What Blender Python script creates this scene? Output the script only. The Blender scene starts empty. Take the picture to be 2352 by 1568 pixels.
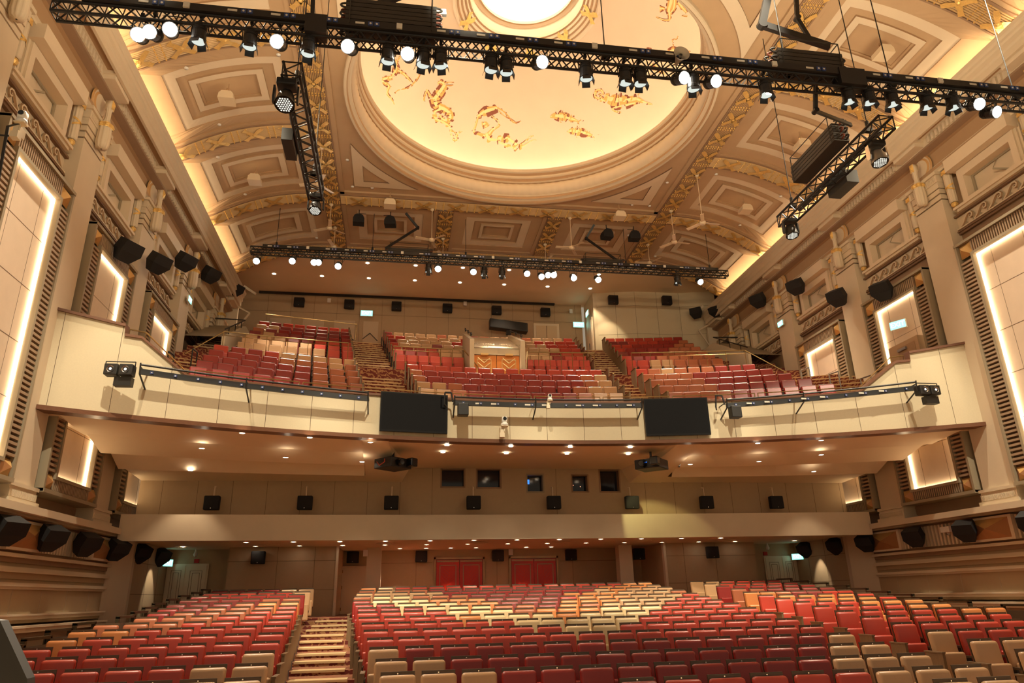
import bpy, bmesh, math, random
from mathutils import Vector, Matrix
from math import sin, cos, pi, sqrt, radians
S = bpy.context.scene
COL = S.collection
rnd = random.Random(7)
# ------------------------------------------------------------------ camera
cam_d = bpy.data.cameras.new('camera')
cam_d.sensor_width = 36.0
cam_d.lens = 1620.86 / 2352 * 36.0
cam_d.clip_start = 0.05
cam_d.clip_end = 200
cam = bpy.data.objects.new('camera', cam_d)
COL.objects.link(cam)
CR = Matrix(((0.987857, -0.03364159, -0.15167992), (-0.15405883, -0.33847126, -0.92827963), (-0.0201105, 0.94037516, -0.33954399)))
CAM = Vector((-4.1, 0.0, 2.6))
cam.matrix_world = Matrix.Translation(CAM) @ CR.to_4x4()
S.camera = cam
# ------------------------------------------------------------------ render look
S.view_settings.view_transform = 'Standard'
S.view_settings.look = 'None'
S.view_settings.gamma = 1.0
S.view_settings.use_curve_mapping = False
S.view_settings.exposure = 0.6
S.cycles.max_bounces = 7
S.cycles.diffuse_bounces = 5
S.cycles.glossy_bounces = 2
S.cycles.sample_clamp_indirect = 4.0
S.cycles.caustics_reflective = False
S.cycles.caustics_refractive = False
S.cycles.use_denoising = True
WARM = (1.0, 0.78, 0.50)
# ------------------------------------------------------------------ world: added dim warm fill entering through the open stage side
wd = bpy.data.worlds.new('world'); S.world = wd; wd.use_nodes = True
wd.node_tree.nodes['Background'].inputs[0].default_value = (1.0, 0.80, 0.56, 1)
wd.node_tree.nodes['Background'].inputs[1].default_value = 0.22
# ------------------------------------------------------------------ lamps that belong to no fitting seen in the picture (stage side)
def spot(name, loc, to, power, angle=70, blend=0.6, color=WARM, rad=0.08):
    l = bpy.data.lights.new(name, 'SPOT'); l.energy = power; l.color = color
    l.spot_size = radians(angle); l.spot_blend = blend; l.shadow_soft_size = rad
    o = bpy.data.objects.new(name, l); COL.objects.link(o); o.location = loc
    d = Vector(to) - Vector(loc)
    o.rotation_euler = d.to_track_quat('-Z', 'Y').to_euler()
    return o
def area(name, loc, to, power, sx, sy, color=WARM):
    l = bpy.data.lights.new(name, 'AREA'); l.energy = power; l.color = color; l.shape = 'RECTANGLE'; l.size = sx; l.size_y = sy
    o = bpy.data.objects.new(name, l); COL.objects.link(o); o.location = loc
    o.rotation_euler = (Vector(to) - Vector(loc)).to_track_quat('-Z', 'Y').to_euler()
    return o
# added spotlights on an unseen bridge, washing the balcony front and the stalls
for i, x in enumerate((-9.0, -3.0, 3.0, 9.0)):
    spot('added_hall_wash', (x, 9.5, 17.2), (x * 1.0, 19.6, 4.6), 4300, 40, 0.5, (1.0, 0.88, 0.64), 0.12)
# the lit lamps of the long truss point at the stage floor, which throws warm light back into the hall
for x in (-9.0, -5.5, -1.8, 1.8, 5.5, 9.0):
    spot('stage_beam', (x, 10.6, 12.2), (x * 0.7, -1.0, 1.0), 5200, 58, 0.6, (1.0, 0.86, 0.62), 0.12)
# house lights recessed high in the ceiling coffers
for x in (-9.9, 9.9):
    for y in (16.0, 19.7, 24.4):
        spot('house_light', (x, y, 17.9), (x * 0.72, y - 3.0, 1.6), 5000, 80, 0.8, (1.0, 0.84, 0.60), 0.1)
# added fill above the long and side trusses, with no fitting, brightening the coffered ceiling
for x, y, z, p in ((-8.3, 11.4, 13.15, 150), (-2.6, 11.4, 13.15, 150), (1.7, 11.4, 13.15, 150), (8.0, 11.4, 13.15, 150), (-6.4, 15.9, 12.85, 70), (6.4, 15.9, 12.85, 70)):
    area('ceiling_fill', (x, y, z), (x * .9, y + 4.5, z + 6), p, 1.6, .25, (1.0, .80, .52))
# ------------------------------------------------------------------ materials
MATS = {}
def mat(name, col, rough=0.7, metal=0.0, var=0.0, scale=6.0, bump=0.0, bscale=60.0, spec=0.5, emit=None, estr=0.0, col2=None):
    if name in MATS: return MATS[name]
    m = bpy.data.materials.new(name); m.use_nodes = True
    nt = m.node_tree; b = nt.nodes['Principled BSDF']
    b.inputs['Base Color'].default_value = (*col, 1); b.inputs['Roughness'].default_value = rough
    b.inputs['Metallic'].default_value = metal; b.inputs['Specular IOR Level'].default_value = spec
    if emit:
        b.inputs['Emission Color'].default_value = (*emit, 1); b.inputs['Emission Strength'].default_value = estr
    if var or bump or col2:
        tc = nt.nodes.new('ShaderNodeTexCoord')
    if var or col2:
        n = nt.nodes.new('ShaderNodeTexNoise'); n.inputs['Scale'].default_value = scale; n.inputs['Detail'].default_value = 4
        nt.links.new(tc.outputs['Object'], n.inputs['Vector'])
        r = nt.nodes.new('ShaderNodeMix'); r.data_type = 'RGBA'
        c2 = col2 or tuple(c * (1 - var) for c in col)
        r.inputs['A'].default_value = (*c2, 1); r.inputs['B'].default_value = (*[min(1, c * (1 + var * 0.6)) for c in col], 1)
        nt.links.new(n.outputs['Fac'], r.inputs['Factor']); nt.links.new(r.outputs['Result'], b.inputs['Base Color'])
    if bump:
        n2 = nt.nodes.new('ShaderNodeTexNoise'); n2.inputs['Scale'].default_value = bscale; n2.inputs['Detail'].default_value = 3
        nt.links.new(tc.outputs['Object'], n2.inputs['Vector'])
        bp = nt.nodes.new('ShaderNodeBump'); bp.inputs['Strength'].default_value = bump; bp.inputs['Distance'].default_value = 0.02
        nt.links.new(n2.outputs['Fac'], bp.inputs['Height']); nt.links.new(bp.outputs['Normal'], b.inputs['Normal'])
    MATS[name] = m
    return m
def emis(name, col, strength):
    m = bpy.data.materials.new(name); m.use_nodes = True
    nt = m.node_tree; nt.nodes.clear()
    e = nt.nodes.new('ShaderNodeEmission'); o = nt.nodes.new('ShaderNodeOutputMaterial')
    e.inputs[0].default_value = (*col, 1); e.inputs[1].default_value = strength
    nt.links.new(e.outputs[0], o.inputs[0]); MATS[name] = m
    return m
def wood(name, c1, c2, rough=0.45, sc=(6, 40, 40)):
    m = mat(name, c1, rough); nt = m.node_tree; b = nt.nodes['Principled BSDF']
    tc = nt.nodes.new('ShaderNodeTexCoord'); mp = nt.nodes.new('ShaderNodeMapping'); mp.inputs['Scale'].default_value = sc
    n = nt.nodes.new('ShaderNodeTexNoise'); n.inputs['Scale'].default_value = 1.0; n.inputs['Detail'].default_value = 5; n.inputs['Distortion'].default_value = 0.6
    r = nt.nodes.new('ShaderNodeMix'); r.data_type = 'RGBA'; r.inputs['A'].default_value = (*c1, 1); r.inputs['B'].default_value = (*c2, 1)
    nt.links.new(tc.outputs['Object'], mp.inputs[0]); nt.links.new(mp.outputs[0], n.inputs['Vector'])
    nt.links.new(n.outputs['Fac'], r.inputs['Factor']); nt.links.new(r.outputs['Result'], b.inputs['Base Color'])
    return m
def carpet(name, c1, c2):
    m = mat(name, c1, 0.95); nt = m.node_tree; b = nt.nodes['Principled BSDF']
    tc = nt.nodes.new('ShaderNodeTexCoord'); w = nt.nodes.new('ShaderNodeTexWave'); w.wave_type = 'RINGS'
    w.inputs['Scale'].default_value = 5.0; w.inputs['Distortion'].default_value = 9.0; w.inputs['Detail'].default_value = 2.0
    r = nt.nodes.new('ShaderNodeValToRGB'); r.color_ramp.elements[0].color = (*c1, 1); r.color_ramp.elements[1].color = (*c2, 1)
    r.color_ramp.elements[0].position = 0.55; r.color_ramp.elements[1].position = 0.75
    nt.links.new(tc.outputs['Object'], w.inputs['Vector']); nt.links.new(w.outputs['Color'], r.inputs['Fac']); nt.links.new(r.outputs['Color'], b.inputs['Base Color'])
    return m
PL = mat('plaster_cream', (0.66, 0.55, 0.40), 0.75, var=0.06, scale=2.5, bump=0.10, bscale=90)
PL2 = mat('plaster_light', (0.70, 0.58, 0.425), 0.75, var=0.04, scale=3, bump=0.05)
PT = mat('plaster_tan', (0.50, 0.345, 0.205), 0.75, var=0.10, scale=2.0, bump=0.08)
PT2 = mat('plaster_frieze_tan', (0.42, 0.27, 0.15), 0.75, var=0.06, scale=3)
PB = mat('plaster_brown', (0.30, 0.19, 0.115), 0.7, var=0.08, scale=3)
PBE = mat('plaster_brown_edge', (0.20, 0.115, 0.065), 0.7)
PG = mat('plaster_grey_green', (0.34, 0.28, 0.19), 0.7, var=0.05, scale=3)
RIBM = mat('rib_gilded_plaster', (0.60, 0.40, 0.19), 0.5, var=.15, scale=5)
LOUV = mat('louvre_brown', (0.36, 0.25, 0.16), 0.6)
LOUVD = mat('louvre_gap_dark', (0.12, 0.075, 0.045), 0.8)
GOLD = mat('gold_leaf', (0.95, 0.60, 0.20), 0.30, metal=0.45, var=0.25, scale=14, bump=0.5, bscale=40)
GOLDP = mat('gold_panel', (0.62, 0.38, 0.14), 0.45, metal=0.35, var=0.15, scale=6, bump=0.1)
RUST = mat('copper_tinted_panel', (0.46, 0.22, 0.09), 0.5, metal=0.3, var=0.2, scale=5)
NICHE = mat('niche_fabric_cream', (0.74, 0.60, 0.46), 0.85, var=0.07, scale=4, bump=0.08)
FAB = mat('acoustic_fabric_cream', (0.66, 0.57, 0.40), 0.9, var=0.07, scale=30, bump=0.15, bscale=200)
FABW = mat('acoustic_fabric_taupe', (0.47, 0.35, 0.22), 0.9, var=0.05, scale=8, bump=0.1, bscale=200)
SOF = mat('soffit_paint', (0.78, 0.62, 0.42), 0.8, var=0.04, scale=2)
SEAM = mat('dark_seam', (0.14, 0.09, 0.055), 0.9)
WOODD = wood('dark_cap_wood', (0.115, 0.045, 0.022), (0.20, 0.085, 0.04), 0.35, (3, 30, 30))
WOODP = wood('walnut_panel', (0.16, 0.10, 0.05), (0.27, 0.18, 0.10), 0.4, (40, 40, 3))
WOODS = wood('seat_shell_wood', (0.055, 0.033, 0.018), (0.12, 0.075, 0.04), 0.4, (3, 40, 40))
BLK = mat('black_metal', (0.014, 0.013, 0.013), 0.45, spec=0.5)
BLKG = mat('black_gloss', (0.010, 0.010, 0.011), 0.18)
BLKC = mat('black_speaker_cloth', (0.012, 0.011, 0.012), 0.85, bump=0.2, bscale=300)
GREY = mat('grey_metal', (0.35, 0.33, 0.31), 0.4, metal=0.6)
CHR = mat('chrome', (0.75, 0.72, 0.68), 0.2, metal=1.0)
BRASS = mat('brass_rail', (0.34, 0.22, 0.09), 0.3, metal=0.9)
WHT = mat('white_plastic', (0.80, 0.78, 0.74), 0.4)
OFFW = mat('off_white_fan_paint', (0.74, 0.60, 0.42), 0.5)
BLUE = mat('blue_socket', (0.03, 0.06, 0.20), 0.4)
TAG = mat('white_tape_label', (0.70, 0.66, 0.58), 0.6)
REDC = mat('red_cable', (0.45, 0.06, 0.03), 0.5)
CARP = carpet('patterned_carpet', (0.16, 0.030, 0.022), (0.42, 0.22, 0.10))
NOSE = wood('nosing_and_tread_sheen', (0.62, 0.44, 0.22), (0.74, 0.55, 0.30), 0.5, (4, 40, 40))
DARKF = mat('dark_olive_frame', (0.065, 0.045, 0.020), 0.5)
MESHP = mat('perforated_grey_panel', (0.16, 0.135, 0.105), 0.6)
DOORR = mat('red_lacquer_door', (0.55, 0.025, 0.012), 0.3, var=0.1, scale=3)
DOORO = mat('orange_vomitory_door', (0.85, 0.30, 0.06), 0.35)
DOORW = mat('cream_door_paint', (0.74, 0.63, 0.46), 0.55)
BRONZE = mat('bronze_trim', (0.38, 0.24, 0.12), 0.35, metal=0.6)
GLASSD = mat('dark_glass', (0.02, 0.022, 0.03), 0.08)
SCR = mat('black_screen', (0.006, 0.006, 0.007), 0.10)
DOMEP = mat('dome_cream_paint', (0.66, 0.52, 0.37), 0.8, var=0.07, scale=1.2)
MURL = mat('mural_gold_light', (0.90, 0.62, 0.28), 0.7)
MURM = mat('mural_gold_mid', (0.70, 0.36, 0.10), 0.7)
MURD = mat('mural_brown_dark', (0.20, 0.055, 0.025), 0.7)
E_COVE = emis('cove_led', (1.0, 0.88, 0.70), 21.0)
E_OCU = emis('oculus_led', (1.0, 0.90, 0.74), 60.0)
E_SIDE = emis('side_cove_led', (1.0, 0.76, 0.46), 22.0)
E_NICHE = emis('niche_led', (1.0, 0.74, 0.44), 7.5)
E_DL = emis('downlight_lens', (1.0, 0.84, 0.62), 16.0)
E_LAMP = emis('stage_lamp_lens_lit', (1.0, 0.94, 0.80), 60.0)
E_LAMPD = emis('unlit_lens_sheen', (0.93, 1.0, 0.90), 0.55)  # unlit lamps: faint emission paints the pale sheen of their lenses
E_EXIT = emis('exit_sign_face', (0.20, 0.95, 0.72), 2.2)
E_EXITW = emis('exit_sign_letters', (0.85, 1.0, 0.95), 3.5)
E_WASH = emis('moving_head_lens', (0.95, 0.92, 0.78), 0.8)
E_BLUEW = emis('booth_monitor', (0.05, 0.25, 1.0), 1.0)
E_DOT = emis('tiny_led', (1.0, 0.3, 0.15), 3.0)
# ------------------------------------------------------------------ mesh builder
class MB:
    def __init__(s): s.v = []; s.f = []; s.m = []
    def add(s, vs, fs, mi=0):
        o = len(s.v); s.v += [tuple(p) for p in vs]
        for f in fs: s.f.append(tuple(i + o for i in f)); s.m.append(mi)
    def box(s, x0, x1, y0, y1, z0, z1, mi=0):
        s.add([(x0, y0, z0), (x1, y0, z0), (x1, y1, z0), (x0, y1, z0), (x0, y0, z1), (x1, y0, z1), (x1, y1, z1), (x0, y1, z1)],
              [(0, 3, 2, 1), (4, 5, 6, 7), (0, 1, 5, 4), (1, 2, 6, 5), (2, 3, 7, 6), (3, 0, 4, 7)], mi)
    def quad(s, a, b, c, d, mi=0): s.add([a, b, c, d], [(0, 1, 2, 3)], mi)
    def poly(s, pts, mi=0): s.add(pts, [tuple(range(len(pts)))], mi)
    def obox(s, c, ax, ay, az, mi=0):      # centre and three half-axis vectors
        c, ax, ay, az = Vector(c), Vector(ax), Vector(ay), Vector(az)
        P = [c + i * ax + j * ay + k * az for k in (-1, 1) for j, i in ((-1, -1), (-1, 1), (1, 1), (1, -1))]
        s.add(P, [(0, 3, 2, 1), (4, 5, 6, 7), (0, 1, 5, 4), (1, 2, 6, 5), (2, 3, 7, 6), (3, 0, 4, 7)], mi)
    def prism(s, pts, fn, a, b, mi=0, caps=True):   # 2D outline pts, fn(u, v, t) -> xyz
        n = len(pts)
        s.add([fn(u, v, a) for u, v in pts] + [fn(u, v, b) for u, v in pts],
              [(i, (i + 1) % n, n + (i + 1) % n, n + i) for i in range(n)] + ([tuple(range(n))[::-1], tuple(range(n, 2 * n))] if caps else []), mi)
    def tube(s, p, q, r, n=6, mi=0, r2=None, caps=True):
        p, q = Vector(p), Vector(q); d = q - p
        if d.length < 1e-6: return
        d.normalize(); u = d.orthogonal().normalized(); w = d.cross(u); r2 = r if r2 is None else r2
        A = [p + r * (u * cos(2 * pi * i / n) + w * sin(2 * pi * i / n)) for i in range(n)]
        B = [q + r2 * (u * cos(2 * pi * i / n) + w * sin(2 * pi * i / n)) for i in range(n)]
        s.add(A + B, [(i, (i + 1) % n, n + (i + 1) % n, n + i) for i in range(n)] + ([tuple(range(n))[::-1], tuple(range(n, 2 * n))] if caps else []), mi)
    def path(s, pts, r, n=6, mi=0):
        for a, b in zip(pts, pts[1:]): s.tube(a, b, r, n, mi)
    def lathe(s, prof, c=(0, 0, 0), n=32, mi=0, axis='z', sc=None, mis=None, a0=0.0, a1=2 * pi):
        full = abs(a1 - a0 - 2 * pi) < 1e-6
        m = n if full else n + 1; V = []
        for (r, z) in prof:
            for i in range(m):
                t = a0 + (a1 - a0) * i / n
                rr = r * (sc(t, z) if sc else 1)
                x, y = rr * cos(t), rr * sin(t)
                V.append({'z': (c[0] + x, c[1] + y, c[2] + z), 'x': (c[0] + z, c[1] + x, c[2] + y), 'y': (c[0] + x, c[1] + z, c[2] + y)}[axis])
        o = len(s.v); s.v += V
        for k in range(len(prof) - 1):
            for i in range(n):
                j = (i + 1) % m
                s.f.append((o + k * m + i, o + k * m + j, o + (k + 1) * m + j, o + (k + 1) * m + i)); s.m.append(mis[k] if mis else mi)
    def merge(s, other, M=None, mo=None):
        o = len(s.v)
        s.v += [tuple(M @ Vector(p)) for p in other.v] if M else other.v
        s.f += [tuple(i + o for i in f) for f in other.f]; s.m += [mo.get(i, i) for i in other.m] if mo else other.m
    def mesh(s, name, mats, smooth=False):
        me = bpy.data.meshes.new(name); me.from_pydata(s.v, [], s.f)
        for m in mats: me.materials.append(m)
        if len(mats) > 1: me.polygons.foreach_set('material_index', s.m)
        if smooth: me.polygons.foreach_set('use_smooth', [True] * len(s.f))
        me.update(); return me
    def obj(s, name, mats, parent=None, smooth=False, **kw):
        if not isinstance(mats, (list, tuple)): mats = [mats]
        o = bpy.data.objects.new(name, s.mesh(name, mats, smooth)); COL.objects.link(o)
        if parent: o.parent = parent
        for k, v in kw.items(): o[k] = v
        return o
def struct(name, bm, mats, parent=None, smooth=False):
    return bm.obj(name, mats, parent, smooth, **({} if parent else {'kind': 'structure'}))
def thing(name, label, cat, loc=(0, 0, 0), rot=(0, 0, 0), group=None):
    o = bpy.data.objects.new(name, None); COL.objects.link(o); o.location = loc; o.rotation_euler = rot
    o['label'] = label; o['category'] = cat; o.empty_display_size = 0.1
    if group: o['group'] = group
    return o
def part(name, mesh_, parent, loc=(0, 0, 0), rot=(0, 0, 0)):
    o = bpy.data.objects.new(name, mesh_); COL.objects.link(o); o.parent = parent; o.location = loc; o.rotation_euler = rot
    return o
def dup(root, loc, rot=None, label=None, group=None):
    r = root.copy(); COL.objects.link(r); r.location = loc
    if rot is not None: r.rotation_euler = rot
    if label: r['label'] = label
    if group: r['group'] = group
    for ch in KIDS.setdefault(root.name, list(root.children)):
        c = ch.copy(); COL.objects.link(c); c.parent = r
        for g in KIDS.setdefault(ch.name, list(ch.children)):
            d = g.copy(); COL.objects.link(d); d.parent = c
    return r
KIDS = {}
ORD = ['zeroth', 'first', 'second', 'third', 'fourth', 'fifth', 'sixth', 'seventh', 'eighth', 'ninth', 'tenth', 'eleventh', 'twelfth', 'thirteenth', 'fourteenth', 'fifteenth', 'sixteenth', 'seventeenth', 'eighteenth', 'nineteenth', 'twentieth', 'twenty-first', 'twenty-second', 'twenty-third', 'twenty-fourth', 'twenty-fifth', 'twenty-sixth', 'twenty-seventh', 'twenty-eighth', 'twenty-ninth']
def ray(px, py):
    return CR @ Vector((px - 1176.0, -(py - 784.0), -1620.856))
def onY(px, py, y):
    d = ray(px, py); return CAM + d * (y / d.y)
def onZ(px, py, z):
    d = ray(px, py); return CAM + d * ((z - CAM.z) / d.z)
# ================================================================== CEILING
ZC = 18.54; RIBY = [12.68, 17.28, 21.85, 26.44, 31.03]; RW = 0.78
def zc(a):
    a = abs(a)
    if a > 11.95: return zc(11.95) - (a - 11.95) * .12
    return ZC if a <= 7.75 else ZC - (7.07 - sqrt(max(0.01, 7.07 ** 2 - (a - 7.75) ** 2)))
def steps(a, b, n): return [a + (b - a) * i / n for i in range(n + 1)]
# nested coffer of one bay: rings of (x0,x1,y0,y1,height above rib face, material)
def coffer(bm, rects, hs, ms, n=10):
    X = [steps(r[0], r[1], n) for r in rects]
    for k, (x0, x1, y0, y1) in enumerate(rects):
        h = hs[k]; last = k == len(rects) - 1
        # vertical step between ring k-1 and k
        if k:
            h0 = hs[k - 1]
            for i in range(n):
                a, b = X[k][i], X[k][i + 1]
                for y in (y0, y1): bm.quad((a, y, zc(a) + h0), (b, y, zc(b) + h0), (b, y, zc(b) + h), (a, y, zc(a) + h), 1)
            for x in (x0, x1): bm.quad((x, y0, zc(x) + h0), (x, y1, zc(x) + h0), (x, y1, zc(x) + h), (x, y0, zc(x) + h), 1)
        if last:
            for i in range(n):
                a, b = X[k][i], X[k][i + 1]
                bm.quad((a, y0, zc(a) + h), (b, y0, zc(b) + h), (b, y1, zc(b) + h), (a, y1, zc(a) + h), ms[k])
        else:
            u0, u1, v0, v1 = rects[k + 1]
            for i in range(n):
                a, b, c, d = X[k][i], X[k][i + 1], X[k + 1][i], X[k + 1][i + 1]
                bm.quad((a, y0, zc(a) + h), (b, y0, zc(b) + h), (d, v0, zc(d) + h), (c, v0, zc(c) + h), ms[k])
                bm.quad((a, y1, zc(a) + h), (b, y1, zc(b) + h), (d, v1, zc(d) + h), (c, v1, zc(c) + h), ms[k])
            for x, u in ((x0, u0), (x1, u1)):
                bm.quad((x, y0, zc(x) + h), (u, v0, zc(u) + h), (u, v1, zc(u) + h), (x, y1, zc(x) + h), ms[k])
def shrink(r, dx, dy): return (r[0] + dx, r[1] - dx, r[2] + dy, r[3] - dy)
bays = []
DX = [(-6.93, -2.8), (-2.1, 2.1), (2.8, 6.93)]
cm = MB()
HS = [0.04, 0.10, 0.13, 0.20, 0.13, 0.20, 0.24]; MS = [0, 0, 2, 0, 2, 0, 0]
for (x0, x1) in DX:                                     # three flat coffers at the back
    r0 = (x0 + .0, x1 - .0, 27.22, 31.03)
    coffer(cm, [r0, shrink(r0, .16, .14), shrink(r0, .62, .58), shrink(r0, 1.0, .95), shrink(r0, 1.33, 1.25), shrink(r0, 1.46, 1.38), shrink(r0, 1.50, 1.42)], HS, MS, 4)
for s in (-1, 1):                                       # vaulted side coffers
    for y0 in (6.0, 8.86, 13.46, 18.06, 22.63, 27.22):
        y1 = {6.0: 8.08, 8.86: 12.68, 13.46: 17.28, 18.06: 21.85, 22.63: 26.44, 27.22: 31.03}[y0]
        a0, a1 = 7.65, 13.15
        def rr(i, o, d): return (s * (a0 + i), s * (a1 - o), y0 + d, y1 - d) if s > 0 else (-(a1 - o), -(a0 + i), y0 + d, y1 - d)
        if y1 - y0 < 3:
            coffer(cm, [rr(0, 0, 0)], [0.06], [0]); continue
        coffer(cm, [rr(0, 0, 0), rr(.14, .12, .12), rr(.57, 1.58, .55), rr(.84, 1.87, .88), rr(1.2, 2.15, 1.15), rr(1.42, 2.32, 1.36), rr(1.48, 2.38, 1.42)], HS, MS, 16)
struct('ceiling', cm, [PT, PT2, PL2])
# dome bay: flat field with the round opening
CY = 19.9; RO = 6.34
fm = MB()
X0, X1, Y0, Y1 = -6.93, 6.93, 13.46, 26.44
N = 96
def edge(t):
    c, s_ = cos(t), sin(t); k = 1e9
    if abs(c) > 1e-6: k = min(k, (X1 if c > 0 else -X0) / abs(c))
    if abs(s_) > 1e-6: k = min(k, ((Y1 - CY) if s_ > 0 else (CY - Y0)) / abs(s_))
    return (k * c, CY + k * s_)
angs = sorted(set([2 * pi * i / N for i in range(N)] + [math.atan2((y - CY), x) % (2 * pi) for x in (X0, X1) for y in (Y0, Y1)]))
def dome_field(h0, h1, lo, mi):
    P = [edge(t) for t in angs]; Q = [(RO * cos(t), CY + RO * sin(t)) for t in angs]
    n = len(angs)
    for i in range(n):
        j = (i + 1) % n
        fm.quad((*P[i], ZC + h1), (*P[j], ZC + h1), (*Q[j], ZC + h1), (*Q[i], ZC + h1), mi)
dome_field(0.0, 0.12, 0, 0)
# raised border of the bay and triangular frames in the spandrels
for (a, b, c, d) in ((X0, X1, Y0, Y0 + .18), (X0, X1, Y1 - .18, Y1)): fm.box(a, b, c, d, ZC + .04, ZC + .13, 0)
for (a, b, c, d) in ((X0, X0 + .18, Y0, Y1), (X1 - .18, X1, Y0, Y1)): fm.box(a, b, c, d, ZC + .04, ZC + .13, 0)
def spandrel(cx, cy, R, inset):
    ex, ey = X1 - inset, (Y1 - CY) - inset
    xa = sqrt(R * R - ey * ey); ya = sqrt(R * R - ex * ex)
    t0, t1 = math.atan2(ey, xa), math.atan2(ya, ex)
    return [(cx * ex, CY + cy * ey)] + [(cx * R * cos(t), CY + cy * R * sin(t)) for t in steps(t0, t1, 12)]
for cx in (-1, 1):
    for cy in (-1, 1):
        A = spandrel(cx, cy, 7.0, .62); B = spandrel(cx, cy, 7.38, 1.0)
        n = len(A)
        for i in range(n):
            j = (i + 1) % n
            fm.quad((*A[i], ZC + .07), (*A[j], ZC + .07), (*B[j], ZC + .07), (*B[i], ZC + .07), 2)
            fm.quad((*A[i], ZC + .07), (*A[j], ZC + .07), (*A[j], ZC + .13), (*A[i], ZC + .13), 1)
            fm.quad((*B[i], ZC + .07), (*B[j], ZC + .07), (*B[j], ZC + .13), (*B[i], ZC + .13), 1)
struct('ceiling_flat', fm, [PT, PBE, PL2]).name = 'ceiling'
# ceiling over the stage side, kept simple (only seen from other positions)
tp = MB(); tp.box(-13.3, 13.3, 2.0, 6.0, 18.6, 18.7); tp.box(-6.93, 6.93, 6.0, 12.68, 18.62, 18.7); struct('ceiling', tp, [PT])
# ribs with reeding, dark side bands and gilded crossed ribbons ------------------------------------------------
def xribbon(g, P, w=0.29, L=0.46, lift=0.05):
    """crossed leaf ribbon; P(u, v, h) maps local metres to the ceiling, u along rib, v across"""
    for sg in (-1, 1):
        n = 5; prev = None
        for i in range(n + 1):
            t = -1 + 2 * i / n
            u, v = t * L * .72, sg * t * w
            k = .07 * (1 if i % 2 else .75)
            a, b = P(u - k, v + sg * k * .8, lift + (.04 if abs(t) < .5 else .015)), P(u + k, v - sg * k * .8, lift + (.04 if abs(t) < .5 else .015))
            if prev: g.quad(prev[0], prev[1], b, a, 0)
            prev = (a, b)
    c = P(0, 0, lift + .07)
    ring = [P(.09 * cos(2 * pi * i / 8), .09 * sin(2 * pi * i / 8), lift + .03) for i in range(8)]
    for i in range(8): g.add([ring[i], ring[(i + 1) % 8], c], [(0, 1, 2)], 0)
def beads(g, P, u, n=7, w=.3, sag=0.0):
    for i in range(n):
        v = -w + 2 * w * i / (n - 1); uu = u + sag * (1 - (v / w) ** 2)
        pts = [P(uu + dx_, v + dv, .02) for dx_, dv in ((-.035, 0), (0, -.03), (.035, 0), (0, .03))]; c = P(uu, v, .075)
        for k in range(4): g.add([pts[k], pts[(k + 1) % 4], c], [(0, 1, 2)], 0)
trim_no = [0]
def rib(P, length, label_gold=True, n=1, marks=None, seg=1, half=None):
    """P(u, v, h) local -> world; flat band between -half..half, reeded"""
    b = MB(); half = half or RW / 2
    U = steps(0, length, seg)
    V = [-half, -half + .06, -half + .09]
    m = 10
    prof = [(-half, .10, 1), (-half, 0, 1), (-half + .055, 0, 1), (-half + .055, .03, 0)]
    for i in range(m):
        v0 = -half + .075 + (2 * half - .15) * i / m; v1 = -half + .075 + (2 * half - .15) * (i + 1) / m
        prof += [(v0 + .006, .02, 1), (v0 + .012, -.0, 0), ((v0 + v1) / 2, -.02, 0), (v1 - .012, 0, 0)]
    prof += [(half - .055, .03, 1), (half - .055, 0, 1), (half, 0, 1), (half, .10, 1)]
    for u0, u1 in zip(U, U[1:]):
        for (va, ha, ma), (vb, hb, mb_) in zip(prof, prof[1:]):
            b.quad(P(u0, va, ha), P(u0, vb, hb), P(u1, vb, hb), P(u1, va, ha), mb_)
    trim_no[0] += 1
    o = struct('trim_%d' % trim_no[0], b, [RIBM, PB, PBE])
    if marks:
        g = MB()
        for u in marks:
            Q = lambda a, v, h, u=u: P(u + a, v, -h)
            xribbon(g, Q); beads(g, Q, .52); beads(g, Q, -.52)
            if True: beads(g, Q, .22, 3, .3)
        g.obj('gilded_ribbons', GOLD, o)
    return o
def rect_rib(p0, d, length, marks, half=None):
    p0, d = Vector(p0), Vector(d); w = Vector((-d.y, d.x, 0))
    rib(lambda u, v, h: tuple(p0 + d * u + w * v + Vector((0, 0, h))), length, marks=marks, half=half)
for s in (-1, 1):
    rect_rib((s * 7.29, 6.0, ZC), (0, 1, 0), 25.8, [.9 + 1.15 * i for i in range(22)], .36)      # longitudinal ribs
rect_rib((-6.93, 26.83, ZC), (1, 0, 0), 13.86, [.75 + 1.37 * i for i in range(10)])
rect_rib((-6.93, 13.07, ZC), (1, 0, 0), 13.86, [.75 + 1.37 * i for i in range(10)])
rect_rib((-6.93, 31.42, ZC), (1, 0, 0), 13.86, [.75 + 1.37 * i for i in range(10)])
for x in (-2.45, 2.45): rect_rib((x, 27.22, ZC), (0, 1, 0), 3.81, [.6, 1.7, 2.8], .35)
def vault_rib(s, y):
    # arc-length parametrised along the vault from a=7.65 outwards
    A = steps(7.65, 13.1, 80); L = [0]
    for a, b in zip(A, A[1:]): L.append(L[-1] + sqrt((b - a) ** 2 + (zc(b) - zc(a)) ** 2))
    def at(u):
        u = max(0, min(L[-1] - 1e-6, u))
        for i in range(80):
            if L[i + 1] >= u:
                t = (u - L[i]) / (L[i + 1] - L[i]); a = A[i] + (A[i + 1] - A[i]) * t; break
        n = Vector((0, 0, 1)) if a < 7.76 or a > 11.95 else Vector((-(7.75 - a) * 1.0, 0, (zc(a) - (ZC - 7.07)))).normalized()
        return a, n
    def P(u, v, h):
        a, n = at(u)
        return (s * (a + n.x * h), y + v, zc(a) + n.z * h)
    rib(P, L[-1], marks=[.75, 2.0, 3.25, 4.5, 5.6], seg=26)
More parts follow.
